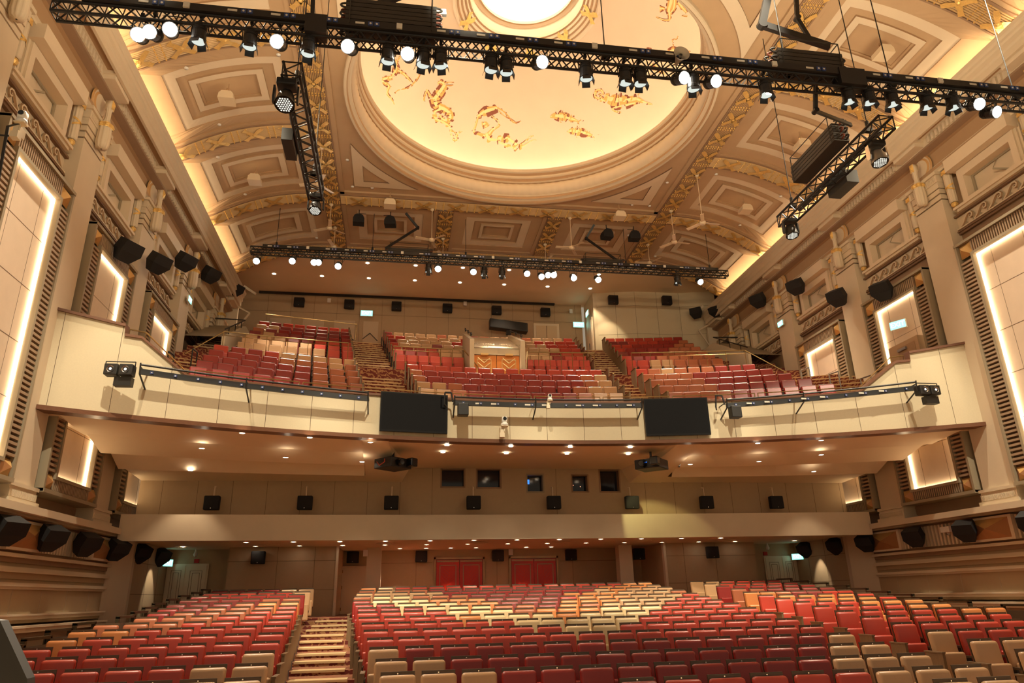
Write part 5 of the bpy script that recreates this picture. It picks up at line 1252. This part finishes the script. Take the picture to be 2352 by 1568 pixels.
def arm(label, P, r=.06, m=BLK):
    b = MB()
    for a, e in zip(P, P[1:]):
        a, e = Vector(a), Vector(e); d = (e - a).normalized(); u = Vector((0, 1, 0)).cross(d); u = (u if u.length > .1 else Vector((0, 0, 1))).normalized(); w = d.cross(u)
        b.obox((a + e) / 2, (e - a) / 2, u * r, w * r * .55)
    for a in P[1:-1]: b.tube(Vector(a) - Vector((0, .07, 0)), Vector(a) + Vector((0, .07, 0)), r * 1.25, 12)
    o = b.obj('folding_cable_arm', m); o['label'] = label; o['category'] = 'cable arm'
arm('zigzag folding cable arm reaching down to the left half of the slim rear truss', [(-4.2, 27.55, 18.5), (-3.64, 27.9, 18.0), (-5.0, 27.6, 16.75)], .05)
arm('zigzag folding cable arm reaching down to the right half of the slim rear truss', [(4.33, 27.55, 18.5), (4.0, 27.9, 17.95), (5.35, 27.6, 16.72)], .05)
arm('folding cable arm dropping onto the right cable bundle of the long truss', [tuple(onY(1770, -40, 11.4)), tuple(onY(1750, 57, 11.4)), tuple(onY(1905, 107, 11.4))], .085)
arm('second arm of the folding support above the right cable bundle', [tuple(onY(1827, -40, 11.5)), tuple(onY(1831, 42, 11.5)), tuple(onY(1860, 90, 11.5))], .05)
arm('slanting black arm above the large cable stack in front of the dome', [tuple(onY(1000, -40, 11.3)), tuple(onY(845, 20, 11.3)), tuple(onY(1025, 30, 11.3))], .07)
arm('thin hinged arm between the long truss and the right lengthwise bundle', [tuple(onY(1873, 190, 11.3)), tuple(onY(1873, 255, 11.6)), tuple(onY(1955, 287, 12.2))], .045)
arm('thin vertical arm beside the left lengthwise truss', [tuple(onY(720, -30, 11.3)), tuple(onY(715, 110, 11.4)), tuple(onY(712, 150, 11.5))], .04)
# stage lamps ------------------------------------------------------------------------------
LB = MB(); LB.lathe([(.05, .30), (.115, .28), (.125, .20), (.125, .12), (.14, .10), (.14, -.04), (.15, -.06), (.15, -.12)], (0, 0, 0), 18)
for k in range(3): LB.lathe([(.125, .13 + .05 * k), (.138, .135 + .05 * k), (.125, .14 + .05 * k)], (0, 0, 0), 18)
LBM = LB.mesh('housing', [BLK], False)
LD = MB()
for k in range(4):
    a = pi / 2 * k; c, s_ = cos(a), sin(a); LD.obox((.15 * c, .15 * s_, -.17), (.02 * c, .02 * s_, -.06), (-.09 * s_, .09 * c, 0), (.004 * c, .004 * s_, 0))
LDM = LD.mesh('barn_door', [BLK])
LL = MB(); LL.lathe([(.132, -.118), (.09, -.122), (.001, -.125)], (0, 0, 0), 18)
LLM = {'lit': LL.mesh('lens', [E_LAMP]), 'dim': LL.mesh('lens', [E_LAMPD])}
LY = MB(); LY.path([(-.155, 0, .02), (-.165, 0, .36), (.165, 0, .36), (.155, 0, .02)], .012, 5); LY.tube((0, 0, .36), (0, 0, .50), .018, 6); LY.box(-.035, .035, -.04, .04, .44, .54)
LYM = LY.mesh('yoke', [BLK])
LC_ = MB(); LC_.path([(.05, .05, .3), (.18, .1, .22), (.26, .1, .38), (.12, .05, .52)], .008, 4); LCM = LC_.mesh('cable', [BLK])
def stage_lamp(px, py, y, kind, label, group, tilt_=0.0, sc=1.0, yaw=0.0, power=0):
    p = onY(px, py, y)
    t = thing('stage_lamp', label, 'stage lamp', p, group=group); t.scale = (sc, sc, sc)
    rot = (tilt_, 0, yaw)
    for nm, me in (('housing', LBM), ('lens', LLM[kind]), ('barn_door', LDM))[:2 if kind == 'lit' else 3]: part(nm, me, t, rot=rot)
    part('yoke', LYM, t); part('cable', LCM, t)
    if power: spot('stage_beam', p + Vector((0, -.1, -.15)), p + Vector((0, -6, -9)), power, 60, .6, (1, .86, .66), .08)
F1 = [(320, 92, 'lit'), (349, 86, 'lit'), (392, 80, 'lit'), (457, 94, 'dim'), (574, 106, 'dim'), (639, 108, 'lit'), (708, 122, 'dim'), (802, 119, 'lit'), (891, 140, 'dim'), (937, 136, 'lit'), (972, 148, 'dim'), (1012, 150, 'dim'), (1128, 160, 'dim'), (1163, 166, 'dim'), (1241, 154, 'lit'), (1346, 180, 'dim'), (1436, 190, 'dim'), (1470, 192, 'dim'), (1565, 190, 'lit'), (1592, 204, 'dim'), (1639, 198, 'lit'), (1759, 218, 'dim'), (1949, 234, 'dim'), (1996, 236, 'dim'), (2049, 240, 'dim'), (2128, 247, 'dim'), (2188, 248, 'dim'), (2243, 250, 'lit'), (2280, 268, 'lit')]
for i, (px, py, k) in enumerate(F1):
    lab = '%s stage lamp under the long front truss, %s from its left end' % ('glowing' if k == 'lit' else 'unlit black', ORD[i + 1] if i < 30 else 'last')
    stage_lamp(px, py - 10, 11.15, k, lab, 'stage lamps under the long front truss', radians(-58 if k == 'lit' else 4), .92, radians([8, -5, 14, -12][i % 4]), 0)
F2_ = [z5 for z5 in ((590, 603, 'lit'), (672, 603, 'lit'), (722, 606, 'lit'), (732, 606, 'lit'), (777, 615, 'lit'), (984, 624, 'dim'), (1006, 621, 'lit'), (1087, 628, 'lit'), (1112, 632, 'dim'), (1153, 633, 'dim'), (1210, 632, 'lit'), (1243, 639, 'lit'), (1258, 635, 'lit'), (1271, 635, 'lit'), (1317, 642, 'lit'), (1373, 646, 'lit'), (1556, 649, 'dim'), (1607, 651, 'lit'))]
for i, (px, py, k) in enumerate(F2_):
    lab = '%s small stage lamp under the slim rear truss, %s from its left end' % ('glowing' if k == 'lit' else 'unlit', ORD[i + 1])
    stage_lamp(px, py - 5, 27.5, k, lab, 'stage lamps under the slim rear truss', radians(-50 if k == 'lit' else 8), .95, 0)
# moving heads
def moving_head(p, label, silver=False, tilt_=-.5, sc=1.0, yaw=0.0):
    t = thing('moving_head_lamp', label, 'moving head lamp', p, (0, 0, yaw), group='moving head lamps on the lengthwise trusses'); t.scale = (sc,) * 3
    b = MB(); rbox(b, -.2, .2, -.16, .16, .28, .44, .03); b.obj('base', BLK, t)
    b = MB()
    for s in (-1, 1): b.prism([(-.06, .3), (.06, .3), (.08, 0), (.05, -.1), (-.05, -.1), (-.08, 0)], lambda u, v, q, s=s: (s * (.22 + q), u, v), 0, .04)
    b.obj('yoke', CHR if silver else BLK, t)
    b = MB(); b.lathe([(.04, .22), (.13, .20), (.17, .08), (.19, -.08), (.205, -.16), (.205, -.2)], (0, 0, 0), 20); h = b.obj('head', GREY if silver else BLK, t, True); h.rotation_euler = (tilt_, 0, 0)
    b = MB(); b.lathe([(.185, -.195), (.001, -.197)], (0, 0, 0), 20, 0)
    c = MB()
    for i in range(-3, 4):
        for j in range(-3, 4):
            x, y = .05 * i + (.025 if j % 2 else 0), .045 * j
            if x * x + y * y < .028: c.lathe([(.019, -.200), (.001, -.204)], (x, y, 0), 7)
    l_ = b.obj('front_plate', BLK, h); l2 = c.obj('led_lenses', E_WASH, h)
moving_head((-6.55, 11.95, 11.87), 'large black moving head lamp at the stage end of the left lengthwise truss', tilt_=-.35, sc=.95)
moving_head((-6.46, 16.5, 12.15), 'black moving head lamp at the far end of the left lengthwise truss', tilt_=-.3, sc=.8)
moving_head((6.5, 12.3, 11.9), 'silver sided moving head lamp at the stage end of the right lengthwise truss', True, tilt_=-.2, sc=.9)
moving_head((6.45, 16.0, 12.0), 'black moving head lamp at the far end of the right lengthwise truss', tilt_=-.2, sc=.85)
# horn loudspeaker on truss
t = thing('horn_speaker', 'pale oval horn loudspeaker fixed to the long front truss', 'horn speaker', onY(1560, 133, 10.95))
b = MB(); b.lathe([(.17, -.14), (.16, -.13), (.09, -.02), (.045, .12), (.03, .2)], (0, 0, 0), 20, axis='y', sc=lambda a, z: 1 + .0 * z); b.obj('horn', mat('horn_grey', (.55, .5, .42), .4), t, True)
b = MB(); b.lathe([(.03, -.10), (.04, -.06), (.01, .0)], (0, 0, 0), 12, axis='y'); b.obj('driver', GREY, t)
# screens on the balcony front
for i, (xc, nm) in enumerate(((-3.72, 'left'), (4.38, 'right'))):
    y = arc(RF, xc) - .12; ang = math.atan2(xc, y - BC)
    t = thing('wall_screen', 'large black flat screen on the balcony front, %s of the middle light bar' % nm, 'screen', (xc, y - .0, 7.78), (0, 0, -ang))
    b = MB(); rbox(b, -1.0, 1.0, -.04, .05, -.62, .57, .01); b.obj('bezel', BLKG, t)
    b = MB(); b.box(-.96, .96, -.046, -.04, -.55, .53); b.obj('display', SCR, t)
    b = MB(); b.box(-.92, .92, .05, .14, -.5, .5); b.obj('mount', BLK, t)
# light bars on the balcony front
def lightbar(label, xa, xb, za, zb, lamp_end, box_end):
    t = thing('light_bar', label, 'light bar', (0, 0, 0)); n = 7; XX = steps(xa, xb, n); off = .55
    P = [(x, arc(RF, x) - off, za + (zb - za) * i / n) for i, x in enumerate(XX)]
    b = MB(); b.path([(x, y, z + .14) for x, y, z in P], .028, 8); b.obj('pipe', BLK, t)
    b = MB(); lb = MB(); sk = MB()
    for (a, e) in zip(P, P[1:]):
        a, e = Vector(a), Vector(e); d = (e - a) / 2; b.obox((a + e) / 2 + Vector((0, .05, -.03)), d, Vector((0, .04, 0)), Vector((0, 0, .07)))
    sp = b.obj('socket_strip', BLK, t)
    m_ = int(abs(xb - xa) / .48)
    for k in range(m_):
        u = (k + .5) / m_; x = xa + (xb - xa) * u; y = arc(RF, x) - off; z = za + (zb - za) * u - .03
        part('blue_socket', SKM, sp, (x, y, z)).scale = (.8, 1, .7)
        if k % 3: part('label_tape', TPM, sp, (x - .14, y, z))
    br = MB()
    for k in (0, n // 2, n):
        x, y, z = P[k]; br.path([(x, y + off, z - .35), (x, y + .02, z - .1), (x, y - .02, z + .18)], .022, 5); br.tube((x, y + off, z + .05), (x, y, z + .08), .018, 5)
    br.obj('bracket', BLK, t)
    if box_end is not None:
        x, y, z = P[0] if box_end == 0 else P[-1]; dx_ = .25 if box_end == 0 else -.25
        bb = MB(); rbox(bb, x + dx_ - .16, x + dx_ + .16, y - .10, y + .18, z - .42, z - .06, .02); bb.path([(x - .05, y + .05, z), (x - .1, y + .05, z + .28), (x - .28, y + .1, z + .3), (x - .3, y + .15, z - .05), (x - .22, y + .3, z - .1)], .025, 6); bb.obj('cable_box', BLK, t)
    return t
lightbar('black light bar on the left part of the balcony front', -10.6, -5.05, 8.12, 8.02, 0, None)
lightbar('black light bar on the middle of the balcony front between the screens', -2.55, 3.2, 8.05, 8.07, None, 0)
lightbar('black light bar on the right part of the balcony front', 5.75, 10.9, 8.0, 8.18, 1, 0)
for (x, nm) in ((-10.95, 'left'), (11.05, 'right')):
    y = arc(RF, x) - .7
    t = thing('twin_floodlight', 'twin-lamp black floodlight at the outer end of the %s light bar' % nm, 'floodlight', (x, y, 8.0))
    for q in (-.17, .17):
        b = MB(); rbox(b, q - .155, q + .155, -.12, .16, -.14, .14, .02); hb = b.obj('lamp_box', BLK, t)
        b = MB(); b.lathe([(.085, -.135), (.07, -.12), (.03, -.10), (.001, -.10)], (q, 0, 0), 16, axis='y'); b.obj('reflector', CHR, hb)
        b = MB(); b.lathe([(.03, -.128), (.001, -.13)], (q, 0, 0), 10, axis='y'); b.obj('bulb', emis('flood_bulb', (1, .92, .8), 2.5) if 'flood_bulb' not in MATS else MATS['flood_bulb'], hb)
    b = MB(); b.path([(-.34, 0, -.02), (-.34, 0, .22), (.34, 0, .22), (.34, 0, -.02)], .014, 5); b.box(-.1, .3, .0, .2, -.38, -.16); b.obj('yoke', BLK, t)
# cameras
def camera_unit(loc, label, sc=1.0, up=True):
    t = thing('ptz_camera', label, 'video camera', loc); t.scale = (sc,) * 3
    b = MB(); b.lathe([(.001, 0), (.09, .0), (.10, .03), (.09, .07), (.06, .09)], (0, 0, 0), 20); b.obj('base', WHT, t, True)
    b = MB(); rbox(b, -.07, .07, -.075, .075, .08, .24, .03); h = b.obj('head', WHT, t, True)
    b = MB(); b.lathe([(.05, -.085), (.045, -.07)], (.0, 0, .18), 16, axis='y'); b.lathe([(.045, -.084), (.001, -.088)], (0, 0, .18), 16, axis='y'); b.obj('lens', BLKG, h)
    b = MB(); b.box(-.09, .09, -.08, .08, -.02, .0); b.box(-.11, -.02, .0, .25, -.2, -.02); b.box(-.13, .0, -.02, .12, -.30, -.18); b.tube((0, 0, -.02), (0, 0, -.15), .015, 6); b.obj('bracket', mat('cream_bracket', (.72, .62, .45), .5), t)
    return t
camera_unit((-1.02, arc(RF, -1) - .3, 7.42), 'white camera on a bracket in the middle of the balcony front', 1.15)
t = camera_unit((.33, arc(RF, .3) - .65, 8.15), 'small white round camera on the middle light bar', .8)
camera_unit(onY(48, 283, 9.0), 'white camera on a cream bracket high at the left picture edge', .75)
b = MB(); p = onY(18, 290, 9.0); q = onY(-5, 420, 9.0); b.tube(p, q, .02, 6); b.tube(onY(-5, 310, 9.0), onY(22, 312, 9.0), .014, 5); b.tube(p, onY(45, 284, 9), .014, 5); o = b.obj('camera_pole', BLK); o['label'] = 'thin black pole carrying the camera at the left picture edge'; o['category'] = 'pole'
for x, y, z, nm in ((-11.6, 28.3, 4.25, 'left'), (11.35, 28.3, 4.25, 'right')):
    t = thing('dome_camera', 'small white ceiling camera above the %s panelled door' % nm, 'video camera', (x + (.3 if x < 0 else -.4), y - .15, z + .02)); b = MB(); b.lathe([(.001, -.09), (.06, -.07), (.08, 0), (.05, .06), (.02, .2)], (0, 0, 0), 14); b.obj('housing', WHT, t, True)
    b = MB(); b.lathe([(.035, -.09), (.001, -.1)], (0, 0, 0), 12); b.obj('lens', BLKG, t)
    b = MB(); b.box(x + (.22 if x < 0 else -.48), x + (.38 if x < 0 else -.32), 28.38, 28.45, 3.98, 4.12); o = b.obj('alarm_sign', mat('alarm_red', (.5, .02, .02), .4)); o['label'] = 'small red alarm unit above the %s panelled door' % nm; o['category'] = 'alarm'
# projectors
for x, y, ang, nm in ((-4.3, 21.9, .75, 'left'), (3.9, 21.7, -.75, 'right')):
    t = thing('projector', 'black projector hung under the balcony at the %s of the middle soffit' % nm, 'projector', (x, y, 6.48), (0, 0, ang))
    b = MB(); rbox(b, -.42, .42, -.38, .38, -.15, .15, .02); b.obj('body', BLK, t)
    b = MB(); b.lathe([(.10, -.55), (.10, -.38), (.14, -.38)], (-.12, 0, 0), 16, axis='y'); b.lathe([(.09, -.548), (.001, -.55)], (-.12, 0, 0), 16, axis='y'); rbox(b, .2, .46, -.62, -.36, -.1, .16, .03); b.obj('lens', BLKG, t)
    b = MB(); b.tube((0, 0, .15), (0, 0, .42), .04, 8); b.box(-.2, .2, -.2, .2, .15, .18); b.obj('ceiling_mount', BLK, t)
    b = MB(); b.path([(-.43, -.1, .1), (-.47, -.15, 0), (-.45, .1, -.08), (-.43, .25, .05)], .014, 5); b.obj('red_cable', REDC, t)
    b = MB(); b.box(-.02, .01, -.386, -.38, .03, .05); b.obj('status_light', E_BLUEW, t)
# doors ------------------------------------------------------------------------------------
def red_door(xc, label, nb):
    t = MB(); y = 30.18; hw = 1.04; z0, z1 = 1.95, 4.16
    for a, b_ in ((-hw, -hw + .08), (hw - .08, hw)): t.box(xc + a, xc + b_, y - .05, y, z0, z1)
    t.box(xc - hw, xc + hw, y - .05, y, z1 - .08, z1); fr = struct('door_%d' % nb, t, [BRONZE])
    for sg in (-1, 1):
        l = MB(); x0, x1 = (xc - hw + .1, xc - .01) if sg < 0 else (xc + .01, xc + hw - .1)
        l.box(x0, x1, y - .02, y, z0, z1 - .1); lf = l.obj('door_leaf', DOORR, fr)
        g = MB(); xm = (x0 + x1) / 2; a, b_ = x0 + .13, x1 - .12
        for q in ((a, a + .03, z0 + .2, z1 - .3), (b_ - .03, b_, z0 + .2, z1 - .3), (a, b_, z1 - .33, z1 - .3), (a, b_, z0 + .2, z0 + .23)): g.box(q[0], q[1], y - .035, y - .02, q[2], q[3])
        g.box(x0 + .02, x1 - .02, y - .04, y - .02, z1 - .19, z1 - .13); g.obj('bronze_trim', BRONZE, lf)
        p_ = MB(); base = (xm - .12 * sg * -1, z0 + .25); top = (xm + .1 * sg * -1, z1 - .38)
        p_.tube((base[0], y - .025, base[1]), (top[0], y - .025, top[1]), .012, 4)
        for k in range(13):
            u = k / 13; x = base[0] + (top[0] - base[0]) * u; z = base[1] + (top[1] - base[1]) * u
            for sd in (-1, 1):
                ln = .34 * (1 - .35 * u); xe = max(a + .04, min(b_ - .04, x + sd * ln)); k_ = abs(xe - x) / ln
                p_.tube((x, y - .025, z), (xe, y - .025, z + .26 * k_), .010, 4)
        p_.obj('carved_palm_leaf', mat('red_carving', (.70, .06, .03), .25), lf)
red_door(-1.54, '', 11); red_door(1.54, '', 12)
def cream_door(s, nb):
    b = MB(); x0, x1 = 10.85, 12.28; y = 28.42; z0, z1 = 1.9, 3.95
    b.box(min(s * x0, s * x1), max(s * x0, s * x1), y - .03, y, z0, z1, 0); fr = struct('door_%d' % nb, b, [DOORW])
    for (a, e) in ((x0 + .06, x0 + .76), (x0 + .80, x1 - .04)):
        l = MB(); l.box(min(s * a, s * e), max(s * a, s * e), y - .05, y - .03, z0, z1 - .06, 0); lf = l.obj('door_leaf', DOORW, fr)
        g = MB()
        for ins in ((.14, .22) if e - a > .6 and a < 11.3 else (.12, .2)):
            u0, u1 = a + ins, e - ins
            if u1 - u0 < .05: continue
            for q in ((u0, u0 + .012, z0 + .1, z1 - .1 - ins), (u1 - .012, u1, z0 + .1, z1 - .1 - ins), (u0, u1, z1 - .112 - ins, z1 - .1 - ins)): g.box(min(s * q[0], s * q[1]), max(s * q[0], s * q[1]), y - .056, y - .05, q[2], q[3])
        g.obj('panel_line', SEAM, lf)
cream_door(-1, 13); cream_door(1, 14)
b = MB(); b.box(-6.2, -5.26, 30.15, 30.19, 1.9, 3.8, 0); fr = struct('door_15', b, [DOORW]); g = MB()
for z in (2.2, 3.0, 3.6): g.box(-6.22, -6.17, 30.12, 30.15, z, z + .12)
g.obj('hinge', BRONZE, fr); b = MB(); b.box(-6.28, -6.2, 30.1, 30.19, 1.9, 3.86); b.box(-6.28, -5.2, 30.1, 30.19, 3.8, 3.86); b.obj('frame', PL2, fr)
# technician's double door on the upper rear wall
b = MB(); x0, x1 = 3.15, 4.62; b.box(x0, x1, 36.62, 36.7, 14.3, 17.15); fr = struct('door_16', b, [DOORW])
for a, e in ((x0 + .14, x0 + .72), (x0 + .75, x1 - .14)):
    l = MB(); l.box(a, e, 36.59, 36.62, 14.3, 17.0); l.obj('door_leaf', mat('door_paint_warm', (.62, .48, .30), .6), fr)
l = MB(); l.box(x0 + .725, x0 + .745, 36.585, 36.62, 14.3, 17.0); l.obj('gap', SEAM, fr)
text('NO\nTHOROUGHFARE', .085, (x0 + .43, 36.58, 15.6), (radians(90), 0, 0), BLK, fr)
# side door of the right corner
b = MB(); b.box(6.14, 6.2, 35.2, 36.3, 14.3, 17.1); fr = struct('door_17', b, [DOORW]); l = MB(); l.box(6.12, 6.14, 35.3, 36.2, 14.3, 16.95); l.obj('door_leaf', DOORW, fr); l = MB(); l.path([(6.1, 35.45, 15.2), (6.02, 35.45, 15.2), (6.02, 35.45, 15.6)], .02, 6); l.obj('handle', BLK, fr)
# niche door on the right wall
b = MB(); b.box(12.2, 12.6, 19.0, 20.4, 8.4, 10.25, 0); fr = struct('door_18', b, [PT]); l = MB(); l.box(12.17, 12.2, 19.15, 19.95, 8.4, 10.1); l.obj('door_leaf', PT2, fr); l = MB(); l.box(12.1, 12.17, 19.5, 19.9, 9.95, 10.03); l.obj('door_closer', GREY, fr)
# exit signs
def exit_sign(p, rot, label, w_=.42, h_=.22):
    t = thing('exit_sign', label, 'exit sign', p, rot, 'illuminated green exit signs')
    b = MB(); b.box(-w_ / 2 - .02, w_ / 2 + .02, -.02, .04, -h_ / 2 - .02, h_ / 2 + .02); b.obj('housing', WHT, t)
    b = MB(); b.box(-w_ / 2, w_ / 2, -.026, -.02, -h_ / 2, h_ / 2); b.obj('face', E_EXIT, t)
    text('EXIT', .19 * h_ / .22, (0, -.028, 0), (radians(90), 0, 0), E_EXITW, t)
exit_sign((-6.15, 36.55, 17.32), (0, 0, 0), 'green exit sign on the left of the upper rear wall', .62, .3)
exit_sign((5.75, 36.55, 17.1 + .02), (0, 0, 0), 'green exit sign at the right end of the upper rear wall', .62, .3)
exit_sign((6.08, 35.75, 17.5), (0, 0, radians(-90)), 'green exit sign above the corner side door', .5, .3)
exit_sign((-12.42, 27.0, 13.75), (0, 0, radians(90)), 'green exit sign on a left wall pilaster')
exit_sign((12.42, 27.0, 13.75), (0, 0, radians(-90)), 'green exit sign on a right wall pilaster')
exit_sign((12.35, 19.9, 10.95), (0, 0, radians(-60)), 'bright exit sign inside the right wall niche above its door', .5, .26)
exit_sign((-12.2, 28.1, 3.98), (0, 0, radians(60)), 'green exit sign beside the left panelled door')
exit_sign((12.2, 28.1, 3.9), (0, 0, radians(-60)), 'green exit sign beside the right panelled door', .5)
# follow spot
t = thing('follow_spot', 'long black follow spot on a tripod behind the top row', 'follow spot', (1.55, 35.75, 16.55))
b = MB(); rbox(b, -1.05, 1.05, -.26, .26, -.26, .26, .04); b.v = [(x, y, z - x * .10) for x, y, z in b.v]; b.obj('lamp_body', BLK, t)
b = MB()
for k in range(3):
    a = 2 * pi * k / 3 + .5; b.tube((0, 0, -.75), (.5 * cos(a), .4 * sin(a), -2.1), .028, 6)
b.tube((0, 0, -.3), (0, 0, -1.5), .03, 8); b.obj('tripod', CHR, t); b = MB(); b.box(-.12, .12, -.1, .1, -.5, -.25); b.obj('bracket', BLK, t)
# small white boxes
for i, (x, y, z) in enumerate(((-8.2, 36.6, 18.0), (-.75, 36.6, 18.15), (5.35, 36.6, 17.95), (.58, 30.15, 4.33), (6.35, 28.5, 4.3), (-5.25, 28.3, 4.25))):
    b = MB(); b.box(x - .09, x + .09, y - .05, y, z - .12, z + .12); o = b.obj('wall_box', WHT); o['label'] = 'small white wall box %s' % ['at the left of the upper rear wall', 'near the middle of the upper rear wall', 'at the right end of the upper rear wall', 'above the right red door', 'on the right of the rear stalls wall', 'beside the left stalls column'][i]; o['category'] = 'wall box'
# metallic emergency lamps under ledge
for s, y in ((-1, 19.6), (1, 19.95)):
    t = thing('emergency_lamp', 'small twin reflector lamp between speakers on the %s lower wall' % SIDE[s], 'lamp', (s * 12.5, y, 4.2)); b = MB(); b.box(-.06, .06, -.18, .18, -.02, .14); b.obj('case', WHT, t); b = MB(); b.lathe([(.07, .02), (.03, .06), (.001, .07)], (0, -.05, -.05), 12, axis='y'); b.obj('reflector', CHR, t)
# handrail posts in the stalls
rail('handrail', [(-7.0, 27.0, 1.95), (-7.0, 27.0, 3.0), (-6.95, 26.0, 2.85), (-6.95, 26.0, 1.9)], .035, label='brass post rail at the top of the stalls aisle beside the left wall')
rail('handrail', [(4.7, 25.6, 1.95), (4.7, 25.6, 2.95), (4.45, 25.0, 2.5)], .03, label='slanted brass rail behind the last middle row')
# strut frames high in the rear corners
for s in (-1, 1):
    b = MB(); b.box(min(s * 12.2, s * 12.9), max(s * 12.2, s * 12.9), 33.75, 33.9, 14.8, 17.0, 0); b.path([(s * 12.15, 33.6, 16.2), (s * 11.6, 33.6, 15.9), (s * 12.2, 33.6, 14.9)], .05, 4); b.path([(s * 12.0, 33.55, 17.3), (s * 11.4, 33.55, 16.9)], .08, 4)
    o = b.obj('strut_frame', PL2); o['label'] = 'pale strutted frame high in the %s rear corner' % SIDE[s]; o['category'] = 'frame'
# lamp pools on the balcony seats and parapet
spot('parapet_accent', (3.3, 22.4, 6.75), (4.6, 23.7, 4.75), 150, 55, .35, (.95, .85, .35), .03)
for x, y, tx, ty, tz, pw in ((-8.3, 27.4, -8.6, 28.6, 12.0, 700), (-3.5, 27.4, -3.8, 28.2, 12.0, 350), (3.2, 27.4, 2.8, 28.2, 12.0, 320), (7.0, 27.4, 7.2, 28.4, 12, 240)):
    spot('rear_truss_beam', (x, y, 16.0), (tx, ty, tz), pw, 52, .7, (1, .86, .66), .06)
for x in (-8.0, -4.0, 0.0, 4.0, 8.0): spot('rear_truss_beam', (x, 27.8, 15.9), (x, 23.6, 9.5), 900, 60, .7, (1, .88, .72), .06)
spot('corner_wash', (6.55, 33.2, 17.9), (6.9, 34.8, 15.2), 130, 48, .5, (1, .8, .5), .05)
spot('truss_beam', (3.2, 11.0, 12.3), (2.2, 17.5, 2.2), 2400, 44, .8, (1, .88, .66), .1)
spot('truss_beam', (-3.4, 11.0, 12.3), (-5.5, 16.5, 2.0), 1500, 50, .8, (1, .88, .66), .1)
spot('truss_beam', (9.3, 11.0, 12.3), (8.0, 16.5, 2.0), 1700, 50, .8, (1, .88, .66), .1)
b = MB(); b.prism([(-.6, -.6), (.12, -.6), (-.01, .02), (-.18, .28), (-.30, .30), (-.6, .3)], lambda u, v, t_: (-5.80 + u, 4.0 + t_, 2.26 + v), 0, .08); o = b.obj('equipment_case', BLK); o['label'] = 'black slanting edge of equipment in the lower left corner'; o['category'] = 'equipment'
print('objects', len(bpy.data.objects))
